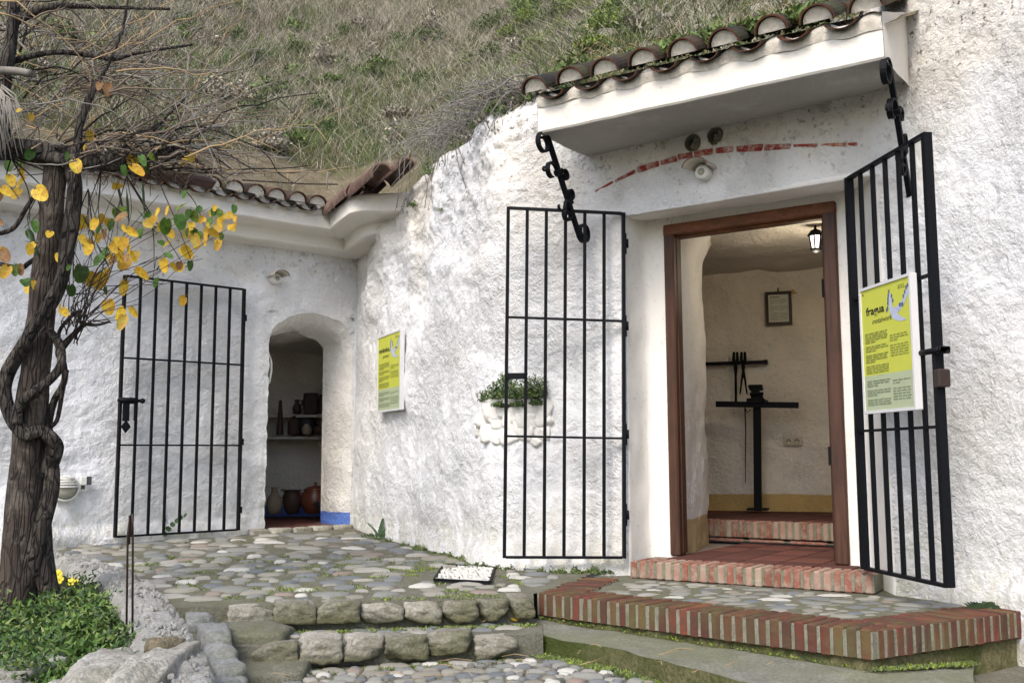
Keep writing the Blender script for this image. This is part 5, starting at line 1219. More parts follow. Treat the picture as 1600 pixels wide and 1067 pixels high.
# ledge of limewashed cobbles with herbs growing in it
pc, pn = wallpt(812, 640); pX = Vector((-pn.y, pn.x, 0)); pX = pX if pX.x > 0 else -pX; wp = thing('wall_planter', 'limewashed cobble pocket in the wall with green herbs growing out, behind the middle gate', 'planter', pc)
rr = random.Random(5)
for (px, py, w, h) in [(772, 640, 30, 26), (757, 655, 24, 20), (790, 637, 26, 22), (808, 645, 28, 20), (832, 640, 34, 22), (780, 660, 26, 22), (802, 663, 30, 22), (824, 658, 26, 18), (845, 655, 24, 22), (766, 676, 26, 22), (795, 680, 24, 20), (818, 676, 30, 20), (842, 676, 26, 18), (780, 690, 18, 10), (751, 672, 18, 16), (836, 690, 18, 12), (851, 637, 18, 20)]:
    c, n_ = wallpt(px, py, -.012 + .014 * (py < 660)); me = rough_block(300 + px, w * .0052, .060, h * .0050, k=.2).mesh('cobble', M['white_stone'], smooth=True); weld(me); a = rr.uniform(-.4, .4)
    inst('cobble', me, frame(c, pX * math.cos(a) + Vector((0, 0, math.sin(a))), -pn, Vector((0, 0, math.cos(a))) - pX * math.sin(a)), wp)
c, n_ = wallpt(812, 628, .03); mb = MB(); mb.box(c - Vector((0, 0, .02)) - pn * .02, (.26, .06, .02), pX, -pn, bev=.005); obj('soil', mb, M['soil'], wp)
# ================================================================ pottery in the left room
zf = -.562
def shelf_y(px): return 9.55
def SH(px, py, y=9.75): return D(px, py, y)
ys = 9.80
for (px0, py0, px1, py1, lb, yy) in ((428, 645, 530, 645, 'upper pale plaster shelf holding small jugs in the arched room', 9.86), (415, 679, 530, 679, 'lower pale plaster shelf holding jugs and a dish in the arched room', 9.80)):
    a, b_ = SH(px0, py0, yy), SH(px1, py1, yy); a = a - Vector((.15, 0, 0)); b_ = b_ + Vector((.25, 0, 0)); c = (a + b_) / 2; t = thing('wall_shelf', lb, 'shelf', c)
    mb = MB(); rows = []
    mb.box(c + Vector((0, .17, -.014)), ((b_ - a).x, .42, .028), bev=.006); obj('board', mb, M['shelf'], t)
def pot(name, label, px, pybase, y, prof, matn, cat='pot', handles=0, group=None, lid=False, k=1.0):
    c = D(px, pybase, y); t = thing(name, label, cat, c, group); k0 = k
    mb = MB(); mb.lathe(c, [(r * k0, z * k0) for r, z in prof], 20); obj('body', mb, M[matn], t, True)
    zt = max(z for r, z in prof) * k0; rm = max(r for r, z in prof) * k0
    for i in range(handles):
        sg = 1 if i == 0 else -1; mb = MB(); hz = zt * .72; mb.tube([c + Vector((sg * rm * .80, -.01, hz + zt * .16)), c + Vector((sg * rm * 1.12, -.01, hz + zt * .20)), c + Vector((sg * rm * 1.28, -.01, hz + zt * .05)), c + Vector((sg * rm * 1.0, -.01, hz - zt * .12))], .011, 6); obj('handle', mb, M[matn], t, True)
    if lid: mb = MB(); mb.lathe(c + Vector((0, 0, zt)), [(rm * .78, 0), (rm * .80, .012), (rm * .5, .035), (.02, .045), (.012, .055), (.022, .07), (.002, .08)], 20); obj('lid', mb, M[matn], t, True)
    return t
jug = [(.045, 0), (.06, .02), (.072, .07), (.06, .12), (.035, .16), (.034, .20), (.045, .215), (.038, .212), (.028, .19)]
wide = [(.06, 0), (.075, .02), (.105, .09), (.115, .15), (.108, .2), (.092, .235), (.088, .255), (.118, .275), (.112, .277), (.08, .26)]
olla = [(.09, 0), (.115, .02), (.15, .08), (.16, .14), (.145, .20), (.125, .225), (.135, .24), (.128, .242), (.11, .225)]
pot('clay_jar', 'pale buff two handled jar partly hidden by the left edge of the arched doorway', 426, 800, 9.55, [(.06, 0), (.085, .04), (.10, .12), (.085, .20), (.045, .25), (.035, .31), (.05, .33), (.04, .328)], 'clay_pale', handles=1, group='pots on the floor of the arched room', k=.75)
pot('clay_jar', 'dark wide mouthed jar on the floor between the buff jar and the lidded red pot', 454, 799, 9.55, wide, 'clay_dark', group='pots on the floor of the arched room', k=.78)
pot('cooking_pot', 'large red glazed pot with a lid and two loop handles on the floor', 490, 799, 9.55, olla, 'clay_red', handles=2, group='pots on the floor of the arched room', lid=True, k=.86)
pot('cooking_pot', 'small black pot with side handles in front of the lidded red pot', 507, 801, 9.25, [(.05, 0), (.075, .02), (.085, .06), (.075, .10), (.08, .115), (.075, .117), (.06, .10)], 'clay_black', handles=2, group='pots on the floor of the arched room')
pot('clay_jug', 'small handled jug on the upper shelf left of the large dark slab', 463, 643, 9.85, jug, 'clay_dark', 'jug', 1, 'vessels on the shelves', k=.62)
def slab(label, px, py, y, w, h, matn, name='clay_slab', cat='dish', rnd=.35):
    c = D(px, py, y); t = tag(obj(name, rough_block(px, w * 1.1, .05, h * 1.08, k=.05), M[matn], None, True, loc=c), label, cat, 'vessels on the shelves'); weld(t.data)
    t.location = c + Vector((0, 0, h / 2)); t.data.transform(Matrix.Translation(c)); return t
slab('large dark rounded slab leaning upright on the upper shelf', 484, 643, 9.88, .13, .19, 'clay_dark')
pot('clay_bottle', 'tall dark bottle on the upper shelf right of the large slab', 503, 643, 9.85, [(.05, 0), (.055, .02), (.055, .11), (.04, .15), (.03, .17), (.032, .19), (.025, .19)], 'clay_dark', 'bottle', 0, 'vessels on the shelves', k=.95)
pot('clay_mug', 'small brown mug at the right end of the upper shelf', 516, 643, 9.85, [(.04, 0), (.045, .02), (.042, .09), (.045, .10), (.038, .10)], 'clay_pale', 'mug', 1, 'vessels on the shelves')
pot('clay_cone', 'tall narrow dark cone standing at the left of the lower shelf', 436, 676, 9.76, [(.035, 0), (.034, .02), (.014, .32), (.008, .33)], 'clay_dark', 'vessel', 0, 'vessels on the shelves')
pot('clay_bottle', 'square shouldered dark bottle on the lower shelf right of the cone', 458, 676, 9.76, [(.055, 0), (.06, .01), (.06, .12), (.04, .15), (.015, .16), (.015, .18), (.01, .18)], 'clay_dark', 'bottle', 0, 'vessels on the shelves')
c = D(474, 676, 9.86); mb = MB(); mb.lathe(c + Vector((0, 0, .10)), [(.04, .0), (.09, -.012), (.105, -.03), (.107, -.028), (.09, -.004), (.04, .012)], 24, ax=(0, -1, .12)); tag(obj('clay_dish', mb, M['clay_black'], None, True, loc=c), 'large round black dish standing on edge at the back of the lower shelf', 'dish', 'vessels on the shelves')
pot('clay_pot', 'small round buff pot in front of the round black dish', 478, 677, 9.70, [(.03, 0), (.045, .02), (.05, .05), (.04, .08), (.025, .095), (.03, .105), (.024, .105)], 'clay_pale', 'pot', 0, 'vessels on the shelves')
pot('clay_jug', 'squat brown jug with a wide neck at the right of the lower shelf', 500, 677, 9.74, [(.05, 0), (.075, .03), (.075, .06), (.045, .09), (.035, .10), (.038, .145), (.042, .15), (.034, .15)], 'clay_dark', 'jug', 0, 'vessels on the shelves')
# white curved edge of something hanging at the left of the arched doorway
c = V(430, 575, LA, LB) + nin * .12; mb = MB(); mb.tube([c + Vector((0, 0, .14)), c + Vector((.018, 0, .08)), c + Vector((.02, 0, 0)), c + Vector((.006, 0, -.09)), c + Vector((-.015, 0, -.12))], [.008, .015, .016, .014, .006], 8, flat=.6)
tag(obj('light_tube', mb, M['white_plastic'], None, True, loc=c), 'short curved white tube fixed just inside the left of the arched doorway', 'lamp')

# ================================================================ hillside
HC = np.array([(-9, 3.2), (-6.2, 5.0), (-4.3, 6.75), (-3.1, 7.75), (-1.72, 8.92), (-1.35, 8.80), (-.85, 7.95), (-.38, 7.02), (-.05, 6.40), (.3, 6.20), (.7, 6.02), (1.3, 5.62), (1.72, 5.34), (2.05, 5.05), (2.5, 4.3), (3.2, 3.0), (4.5, 1.0)])
def hsd(x, y):
    """signed distance behind the hill's foot line (vectorised) and the nearest foot point"""
    x = np.asarray(x, float); y = np.asarray(y, float); best = np.full(x.shape, 1e9); sg = np.ones(x.shape); nx = np.zeros(x.shape); ny = np.zeros(x.shape)
    for (a, b_) in zip(HC[:-1], HC[1:]):
        d = b_ - a; t = np.clip(((x - a[0]) * d[0] + (y - a[1]) * d[1]) / (d @ d), 0, 1); qx, qy = a[0] + d[0] * t, a[1] + d[1] * t
        e = np.hypot(x - qx, y - qy); s = np.sign(d[0] * (y - a[1]) - d[1] * (x - a[0])); m_ = e < best - 1e-9
        best = np.where(m_, e, best); sg = np.where(m_, s, sg); nx = np.where(m_, qx, nx); ny = np.where(m_, qy, ny)
    return best * sg, nx, ny
def wav(x, y, f, ph): return (np.sin(x * f * 1.0 + y * f * .7 + ph) * np.cos(y * f * 1.1 - x * f * .45 + ph * 1.7) + .5 * np.sin(x * f * 2.3 - y * f * 1.9 + ph * 2.1)) / 1.5
def hz(x, y):
    d, _, _ = hsd(x, y); d = np.maximum(d, 0); zb = 2.03 + .05 * wav(x, y, 1.5, .3)
    g = np.where(d < .35, 1.15 * d, .40 + .86 * (d - .35)); g = g - np.maximum(0, d - 6) * .5
    return zb + g + (.06 * wav(x, y, 2.2, 1.1) + .025 * wav(x, y, 6.0, 2.0)) * np.minimum(1, d / .3)
xs = np.linspace(-9, 5, 240); ysg = np.linspace(2.5, 26, 330); XX, YY = np.meshgrid(xs, ysg); dd_, nx_, ny_ = hsd(XX, YY); cellx = .11
inside = dd_ > -.12; XX = np.where((dd_ < 0) & inside, nx_, XX); YY = np.where((dd_ < 0) & inside, ny_, YY); ZZ = hz(XX, YY)
mb = MB(); nr_, nc_ = XX.shape; idx = np.arange(nr_ * nc_).reshape(nr_, nc_); vs = np.stack([XX.ravel(), YY.ravel(), ZZ.ravel()], 1)
ok = inside[:-1, :-1] & inside[1:, :-1] & inside[:-1, 1:] & inside[1:, 1:]; I = np.argwhere(ok)
mb.v = vs.tolist(); mb.f = [(int(idx[i, j]), int(idx[i, j + 1]), int(idx[i + 1, j + 1]), int(idx[i + 1, j])) for i, j in I]; mb.m = [0] * len(mb.f)
hill = obj('hillside', mb, [M['hill'], M['bank']], None, True, kind='structure')
for p in hill.data.polygons:
    d = hsd(np.array([p.center.x]), np.array([p.center.y]))[0][0]
    if d < .72 + .30 * noise.noise(p.center * 1.3) and p.center.x < -.3: p.material_index = 1
# skirt closing the gap between wall tops and hillside
mb = MB(); rows = []; NP = 400
pc_ = [HC[0]]; seg = np.hypot(*(HC[1:] - HC[:-1]).T); cs_ = np.concatenate([[0], np.cumsum(seg)])
rows = []
for (o, z) in ((.0, None), (.0, 1.9), (.03, 1.6), (.05, 1.3)):
    r = []
    for i in range(NP):
        t = cs_[-1] * i / (NP - 1); k = min(len(seg) - 1, np.searchsorted(cs_, t, 'right') - 1); f = (t - cs_[k]) / seg[k]; q = HC[k] + (HC[k + 1] - HC[k]) * f; d = (HC[k + 1] - HC[k]) / seg[k]
        p = Vector((q[0] + d[1] * -o * 1, q[1] - d[0] * -o * 1, 0)); zz = float(hz(np.array([q[0]]), np.array([q[1]]))[0]) + .004 if z is None else z; rows_p = Vector((p.x, p.y, zz)); r.append(rows_p + noise.noise_vector(rows_p * 4) * (.03 if z else 0))
    rows.append(r)
mb.grid(rows); obj('hill_foot', mb, M['bank'], hill, True)

def project(P):   # numpy world -> photo pixels
    c, s = math.cos(TILT), math.sin(TILT); x = P[:, 0]; f = P[:, 1] * c + P[:, 2] * s; u = -P[:, 1] * s + P[:, 2] * c
    a, b_ = x / f, u / f; cr, sr = math.cos(ROLL), math.sin(ROLL); return 800 + FPX * (a * cr + b_ * sr), 533.5 - FPX * (-a * sr + b_ * cr), f
def blades(name, base, length, width, lean, mats, mi, droop=.5, parent=None, seg=3, up=None, seed=1, label=None, cat=None):
    """thin curved leaves or stems, one mesh"""
    g = np.random.default_rng(seed); n = len(base); az = g.uniform(0, 2 * np.pi, n); le = lean * g.uniform(.2, 1.5, n)
    dirh = np.stack([np.cos(az), np.sin(az), np.zeros(n)], 1); U = np.tile(np.array([0, 0, 1.0]), (n, 1)) if up is None else up
    dv = U + dirh * le[:, None]; dv /= np.linalg.norm(dv, axis=1)[:, None]
    faz = g.uniform(0, np.pi, n); side = np.stack([np.cos(faz), np.sin(faz) * .5, g.uniform(-.2, .2, n)], 1); side -= dv * np.sum(side * dv, 1)[:, None]; side /= np.linalg.norm(side, axis=1)[:, None] + 1e-9
    V_ = []; 
    for k in range(seg + 1):
        t = k / seg; c = base + dv * (length * t)[:, None] + dirh * (length * droop * t * t * g.uniform(.2, 1, n))[:, None] * .6 - np.array([0, 0, 1.0]) * (length * droop * t * t * .5)[:, None]
        w = width * (1 - t * .75) * .5; V_.append(c - side * w[:, None]); V_.append(c + side * w[:, None])
    V_ = np.stack(V_, 1).reshape(-1, 3); nv = 2 * (seg + 1); o = (np.arange(n) * nv)[:, None, None]; q = np.array([[2 * k, 2 * k + 1, 2 * k + 3, 2 * k + 2] for k in range(seg)])[None]
    F = (o + q).reshape(-1, 4); me = bpy.data.meshes.new(name); bl_ = wloc(parent) if parent else Vector((0, 0, 0)); V_ = V_ - np.array(bl_)
    me.vertices.add(len(V_)); me.vertices.foreach_set('co', V_.ravel()); me.loops.add(F.size); me.loops.foreach_set('vertex_index', F.ravel()); me.polygons.add(len(F)); me.polygons.foreach_set('loop_start', np.arange(0, F.size, 4)); me.polygons.foreach_set('loop_total', np.full(len(F), 4))
    for m_ in mats: me.materials.append(M[m_])
    me.polygons.foreach_set('material_index', np.repeat(mi, seg)); me.update(calc_edges=True)
    o_ = bpy.data.objects.new(name, me); COL.objects.link(o_); o_.parent = parent; o_['kind'] = 'stuff'
    if label: o_['label'] = label; o_['category'] = cat
    return o_
g = np.random.default_rng(3)
def hill_pts(n, f=None, dmin=.0, dmax=9, seed=0, m=60):
    g = np.random.default_rng(seed); out = []; tot = 0
    while tot < n:
        x = g.uniform(-5.5, 2.6, n * 2); y = g.uniform(4.5, 14, n * 2); d, _, _ = hsd(x, y); k = (d > dmin) & (d < dmax); x, y, d = x[k], y[k], d[k]; z = hz(x, y); P = np.stack([x, y, z], 1); px, py, dep = project(P)
        k = (px > -m) & (px < 1600 + m) & (py > -m * 1.5) & (py < 420); 
        if f is not None: k &= f(x, y, d, g)
        P = P[k]; out.append(P); tot += len(P)
        if len(P) == 0: break
    return np.concatenate(out)[:n]
gm = ['g_straw', 'g_olive', 'g_green', 'g_dead', 'g_lime', 'g_shrub']
def gmix(P, seed):
    g = np.random.default_rng(seed); d, _, _ = hsd(P[:, 0], P[:, 1]); w = wav(P[:, 0], P[:, 1], 2.6, .4); w2 = wav(P[:, 0], P[:, 1], 5.1, 2.4); green = np.clip(.62 + .50 * w + .25 * w2 - .16 * (d - 1.1), .08, .95); r = g.random(len(P)); r2 = g.random(len(P))
    return np.where(r < green, np.where(r2 < .50, 1, np.where(r2 < .80, 2, 5)), np.where(r2 < .60, 0, 3))  # share of dark shrub-green blades painted in as shaded gaps in the grass
hp_ = hill_pts(72000, lambda x, y, d, g: (g.random(len(x)) < np.clip((d - .01 - (.62 + .16 * wav(x, y, 2.1, .2)) * (x < -.75)) * 3, .02, 1) * np.clip(.75 + .5 * wav(x, y, 7, 1.3), .25, 1)) , seed=5); nb = len(hp_)
blades('hillside_grass', hp_ - [0, 0, .01], g.uniform(.10, .36, nb) * (1 + .35 * wav(hp_[:, 0], hp_[:, 1], 4, .7)), g.uniform(.003, .0075, nb), .42, gm, gmix(hp_, 6), .7, seed=7, label='dry straw and green grass covering the hillside above the houses', cat='grass')
P = hill_pts(6500, lambda x, y, d, g: d > .2 + .5 * (x < -.75), seed=15); nb = len(P); blades('dry_stalks', P, g.uniform(.22, .62, nb), g.uniform(.0035, .006, nb), .7, gm, np.where(g.random(nb) < .65, 0, 3), .5, seg=4, seed=17, label='long dry straw coloured stalks standing out of the hillside grass', cat='stalks')
# bushy clumps of small leaves
def leafclump(name, label, cat, centers, nleaf, size, mats, seed, parent=None, kind='stuff', flat=1.0, stems=True):
    g = np.random.default_rng(seed); B = []; L = []; 
    for (c, r, h) in centers:
        n = int(nleaf * (r / .12) ** 2) if nleaf > 0 else -nleaf; v = g.normal(0, 1, (n, 3)); v /= np.linalg.norm(v, axis=1)[:, None]; v *= g.random(n)[:, None] ** .45; v[:, 2] = np.abs(v[:, 2]); lum_ = 1 + .35 * np.sin(v[:, 0] * 5 + seed) * np.cos(v[:, 1] * 4)
        B.append(np.array(c) + v * np.array([r, r, h]) * lum_[:, None])
    B = np.concatenate(B); n = len(B); return blades(name, B, g.uniform(.6, 1.3, n) * size, g.uniform(.35, .55, n) * size, 1.2, mats, g.integers(0, len(mats), n), .3, parent, 2, seed=seed + 1, label=label, cat=cat)
def hp(px, py):   # hillside point seen at a photo direction
    d = ray(px, py); t = 5.0
    for _ in range(500):
        q = d * t
        dd__ = hsd(np.array([q.x]), np.array([q.y]))[0][0]
        if dd__ > 0 and q.z < hz(np.array([q.x]), np.array([q.y]))[0]: return (q.x, q.y, q.z)
        t += .02
    return (q.x, q.y, q.z)
leafclump('bushy_weed', 'dark green bushy weed at the lower edge of the grassy slope', 'weed', [(hp(500, 175), .16, .24), (hp(515, 205), .12, .14), (hp(485, 205), .10, .12)], 420, .030, ['g_shrub', 'g_olive'], 31)
leafclump('moss_clump', 'bright green weeds and moss on the slope left of the tiled canopy', 'plant', [(hp(845, 80), .20, .16), (hp(880, 60), .20, .2), (hp(815, 100), .13, .10), (hp(905, 25), .24, .22), (hp(950, 50), .16, .16), (hp(830, 40), .22, .2), (hp(980, 20), .2, .15), (hp(870, 5), .25, .2), (hp(800, 60), .18, .15), (hp(850, 115), .12, .08), (hp(880, 95), .14, .10), (hp(930, 80), .14, .10), (hp(820, 15), .2, .2)], 460, .028, ['g_lime', 'g_green', 'g_olive'], 33)
leafclump('creeping_weed', 'small green weed growing at the top of the rough wall', 'weed', [(tuple(wallpt(672, 272, .02)[0]), .06, .07), (tuple(wallpt(690, 330, .0)[0]), .04, .02), (tuple(wallpt(775, 180, .03)[0]), .06, .06), (tuple(wallpt(735, 200, .03)[0]), .05, .05), (tuple(wallpt(645, 322, .02)[0]), .06, .03)], 500, .018, ['g_olive', 'g_green', 'g_shrub'], 35)
rr = random.Random(321); HB = {k: [] for k in range(4)}
for i in range(150):
    x = rr.uniform(-5, 1.8); y = rr.uniform(5.5, 13); d = hsd(np.array([x]), np.array([y]))[0][0]
    if d < .12 or (x < -.75 and d < .75) or d > 4.5: continue
    HB[i % 4].append(((x, y, float(hz(np.array([x]), np.array([y]))[0])), rr.uniform(.08, .22), rr.uniform(.08, .26)))
for i in range(16): HB[i % 4].append((tuple(wallpt(680 + i * 9.5, 236 - i * 6.4, -.05)[0]), rr.uniform(.05, .10), rr.uniform(.05, .12)))
for i in range(9): HB[(i % 2) + 1].append((hp(rr.uniform(430, 780), rr.uniform(60, 190)), rr.uniform(.10, .22), rr.uniform(.06, .18)))
for k, (nm, ms, sz) in enumerate((('hill_scrub', ['g_shrub', 'g_shrub', 'g_olive'], .030), ('green_tufts', ['g_green', 'g_olive', 'g_green'], .05), ('low_scrub', ['g_olive', 'g_shrub'], .035), ('dry_scrub', ['g_dead', 'g_dead', 'g_straw'], .05))):
    leafclump(nm, ('patchy dark green scrub dotted over the hillside', 'fresh green tufts scattered through the dry hillside grass', 'low olive scrub between the hillside grass', 'grey dead bushy stems scattered on the hillside')[k], 'scrub', HB[k], 230 if k != 1 else 150, sz, ms, 400 + k)
P = []
for (t, u) in ((.40, .5), (.62, .3), (.9, .35), (1.1, .25), (1.22, .35), (1.32, .5), (.75, .5), (1.5, .3), (1.02, .1), (1.20, .12), (.80, .1), (1.42, .08)): P.append(((cpnt(t, u * .75, 1.99 + .42 * u * .75 + .02)), .07, .08))
leafclump('roof_grass', 'tufts of fresh green grass growing between the canopy tiles', 'grass', P, 620, .045, ['g_green', 'g_olive', 'g_green'], 37)
# dry trailing roots hanging over the wall top
def tubes(name, paths, rad, matn, parent=None, n=4, label=None, cat=None, kind='stuff'):
    mb = MB()
    for p, r in zip(paths, rad): mb.tube(p, [r * (1 - .6 * i / (len(p) - 1)) for i in range(len(p))], n)
    o = obj(name, mb, M[matn], parent, True, kind=kind)
    if label: o['label'] = label; o['category'] = cat
    return o
rr = random.Random(77); A = []; Bp = []
for i in range(170):
    u = rr.random(); sx = 640 + 175 * u + rr.gauss(0, 10); sy = 232 - 100 * u + rr.gauss(0, 10); c, n_ = wallpt(max(600, sx), sy, .0); c = c + n_ * rr.uniform(-.10, .05) + Vector((0, 0, .02))
    L = rr.uniform(.18, .50) * (1.15 if .02 < u < .45 else .5); dx = rr.gauss(-.08, .26); p = []; 
    for k in range(7):
        t = k / 6; p.append(c + n_ * (.10 * math.sin(t * 2.4) + .03 * rr.random()) + Vector((dx * t + .07 * math.sin(t * 5 + i), .04 * math.cos(t * 4 + i), .08 * math.sin(t * 3.0) * rr.uniform(.5, 1.4) - L * t * t)))
    A.append(p)
tubes('trailing_roots', A, [rr.uniform(.003, .0062) for _ in A], 'cane_grey', label='mat of dry grey roots hanging over the top of the rough wall', cat='roots')
A = []
for i in range(260):
    px = rr.uniform(780, 1420); py = 150 - (px - 780) * .20 + rr.gauss(-8, 14); h = hp(px, min(py, 140)); c = Vector(h) ; p = []; a = rr.uniform(0, 6.3); L = rr.uniform(.1, .3)
    for k in range(6): t = k / 5; p.append(c + Vector((math.cos(a) * L * t, math.sin(a) * L * t, .07 * math.sin(t * 3.1) + .02)))
    A.append(p)
tubes('dry_stems', A, [rr.uniform(.002, .004) for _ in A], 'cane_tan', label='tangle of dry brown stems above the canopy tiles', cat='stems')
mb = MB()
for i in range(46):
    px = rr.uniform(800, 1450); h = hp(px, rr.uniform(-10, 60) + (1450 - px) * .09); c = Vector(h); b0 = rough_block(500 + i, rr.uniform(.05, .16), rr.uniform(.05, .12), rr.uniform(.03, .08), k=.3); mb.add([Vector(v) + c for v in b0.v], b0.f)
o = obj('loose_rubble', mb, M['edge_pale'], None, True, kind='stuff'); o['label'] = 'pale stones and rubble lying above the canopy tiles'; o['category'] = 'rubble'

# ================================================================ climbing vine on its post
YV = 4.25
def pv(px, py, dy=0.0): return D(px, py, YV + dy)
base = G(25, 968, -.745); YV = base.y
def spline(pts, rad, sub=5):
    P_ = [pts[0] * 2 - pts[1]] + pts + [pts[-1] * 2 - pts[-2]]; out = []; ro = []
    for i in range(1, len(P_) - 2):
        for k in range(sub):
            t = k / sub; a, b_, c, d = P_[i - 1:i + 3]; out.append(.5 * ((2 * b_) + (c - a) * t + (2 * a - 5 * b_ + 4 * c - d) * t * t + (3 * b_ - a - 3 * c + d) * t ** 3)); ro.append(rad[i - 1] + (rad[i] - rad[i - 1]) * t)
    out.append(pts[-1]); ro.append(rad[-1]); return out, ro
def limb(name, pts, rad, matn, parent, n=14, wob=.25, sub=5):
    P_, r_ = spline([pv(*p) for p in pts], rad, sub); mb = MB(); mb.tube(P_, r_, n, wob=wob); return obj(name, mb, M[matn], parent, True)
pst = thing('wooden_post', 'weathered round wooden post leaning in the garden bed and wrapped by the vine', 'post', base)
limb('post_shaft', [(14, 1000), (22, 930), (32, 820), (46, 660), (60, 520), (74, 400), (85, 300), (92, 240)], [.094, .088, .078, .068, .061, .056, .053, .05], 'post', pst, 26, .22, 12)
vine = thing('climbing_vine', 'old twisted vine with yellow and green heart shaped leaves climbing the wooden post', 'vine', pv(70, 925, .05))
limb('stem', [(72, 935, .04), (66, 880, .02), (60, 800, .03), (66, 745, .03), (84, 700, .0), (84, 685, -.02), (62, 668, -.05), (38, 672, -.08), (14, 640, -.08), (6, 600, -.07), (22, 555, -.09), (48, 512, -.11), (78, 470, -.10), (98, 420, -.09), (112, 350, -.07), (118, 285, -.05), (112, 240, -.02)], [.055, .046, .038, .034, .029, .026, .025, .027, .030, .027, .027, .028, .030, .032, .034, .036, .038], 'bark', vine, 18, .55, 8)
limb('stem', [(52, 935, .06), (50, 860, -.02), (78, 760, .02), (76, 700, .03), (74, 660, .03), (84, 620, .02), (100, 590, .0), (99, 565, -.01), (92, 545, 0), (100, 533, 0), (120, 512, .02), (134, 500, .03)], [.045, .042, .036, .030, .018, .015, .015, .015, .016, .016, .012, .010], 'bark', vine, 12, .3, 6)
limb('stem', [(24, 655, -.09), (30, 625, -.10), (58, 602, -.12), (84, 580, -.11), (96, 558, -.09), (92, 530, -.05), (78, 512, -.02), (66, 490, .03)], [.028, .024, .024, .022, .020, .020, .018, .016], 'bark', vine, 12, .3, 6)
limb('branch', [(-40, 205, -.1), (20, 222, -.08), (80, 236, -.06), (140, 246, -.04), (200, 248, -.02), (255, 232, 0), (300, 214, .03)], [.040, .042, .046, .044, .034, .020, .010], 'bark', vine, 16, .6, 8)
limb('branch', [(10, 240, -.05), (8, 170, -.05), (14, 100, -.05), (22, 45, -.03), (28, -30, 0)], [.044, .036, .032, .030, .027], 'bark', vine, 14, .5, 8)
limb('branch', [(124, 240, -.04), (126, 200, -.04), (136, 165, -.03), (150, 132, -.02), (160, 118, 0), (176, 90, .02), (196, 40, .05), (205, -10, .08)], [.026, .020, .018, .016, .010, .008, .007, .006], 'bark', vine, 8, .2)
limb('branch', [(5, 104, -.12), (30, 105, -.13), (52, 109, -.14)], [.020, .019, .018], 'cane_grey', vine, 10, .1)
limb('branch', [(15, 92, 0), (60, 80, 0), (100, 76, 0), (150, 82, .02), (182, 88, .04), (220, 78, .06), (305, 66, .1)], [.016, .015, .013, .012, .011, .008, .006], 'bark', vine, 8, .2)
limb('branch', [(22, 30, 0), (60, 12, 0), (100, 4, .02), (160, 6, .05), (270, 10, .1)], [.026, .022, .017, .010, .007], 'bark', vine, 8, .2)
limb('branch', [(-20, 360, -.1), (20, 352, -.08), (42, 320, -.06), (58, 295, -.05)], [.012, .012, .011, .010], 'bark', vine, 8, .2)
limb('branch', [(-20, 400, .1), (30, 412, .06), (45, 405, .04), (60, 395, .02)], [.010, .012, .012, .012], 'bark', vine, 8, .2)
limb('branch', [(150, 500, .03), (175, 497, .0)], [.010, .007], 'twig', vine, 6, .1) if False else None
limb('branch', [(95, 540, -.02), (92, 515, -.03), (105, 495, -.03), (124, 480, -.02), (126, 497, 0), (150, 502, .02), (172, 497, .02)], [.012, .009, .009, .008, .009, .008, .005], 'bark', vine, 7, .2)
limb('branch', [(104, 572, -.02), (96, 610, 0), (88, 650, .02), (72, 668, .03), (70, 700, .03)], [.012, .011, .010, .010, .012], 'bark', vine, 8, .2)
# twigs fanning from the fork
rr = random.Random(9); A = []
tips = [(150, 380), (175, 340), (205, 360), (230, 330), (262, 395), (300, 370), (345, 350), (372, 345), (330, 320), (250, 300), (190, 300), (150, 300), (120, 330), (165, 430), (210, 430), (262, 412), (300, 398), (220, 470), (188, 495), (240, 440), (135, 300), (285, 330), (318, 400), (200, 250), (180, 400), (120, 400)]
for (tx, ty) in tips:
    s0 = (rr.uniform(98, 135), rr.uniform(485, 535)); mx, my = (s0[0] + tx) / 2 + rr.uniform(-40, 20), (s0[1] + ty) / 2 + rr.uniform(-30, 30); dz = rr.uniform(-.22, .28)
    P_, r_ = spline([pv(s0[0], s0[1], .02), pv((s0[0] * 2 + mx) / 3, (s0[1] * 2 + my) / 3, dz * .3), pv(mx, my, dz * .6), pv(tx, ty, dz)], [1, 1, 1, 1], 5); A.append(P_)
    for _ in range(1):
        j = rr.randrange(5, len(P_) - 1); q = P_[j]; A.append([q, q + Vector((rr.uniform(-.05, .09), rr.uniform(-.04, .04), rr.uniform(-.02, .08))), q + Vector((rr.uniform(-.05, .18), rr.uniform(-.06, .06), rr.uniform(-.10, .10)))])
for (sx, sy) in [(60, 300), (95, 300), (140, 290), (200, 270), (240, 255), (160, 262), (20, 240)]:
    for _ in range(4):
        tx, ty = sx + rr.uniform(-40, 90), sy + rr.uniform(30, 150); dz = rr.uniform(-.2, .2); P_, r_ = spline([pv(sx, sy), pv((sx + tx) / 2 + rr.uniform(-20, 20), (sy + ty) / 2, dz * .5), pv(tx, ty, dz)], [1, 1, 1], 5); A.append(P_)
tubes('fine_twigs', A, [rr.uniform(.0022, .0042) for _ in A], 'twig', vine, 5)
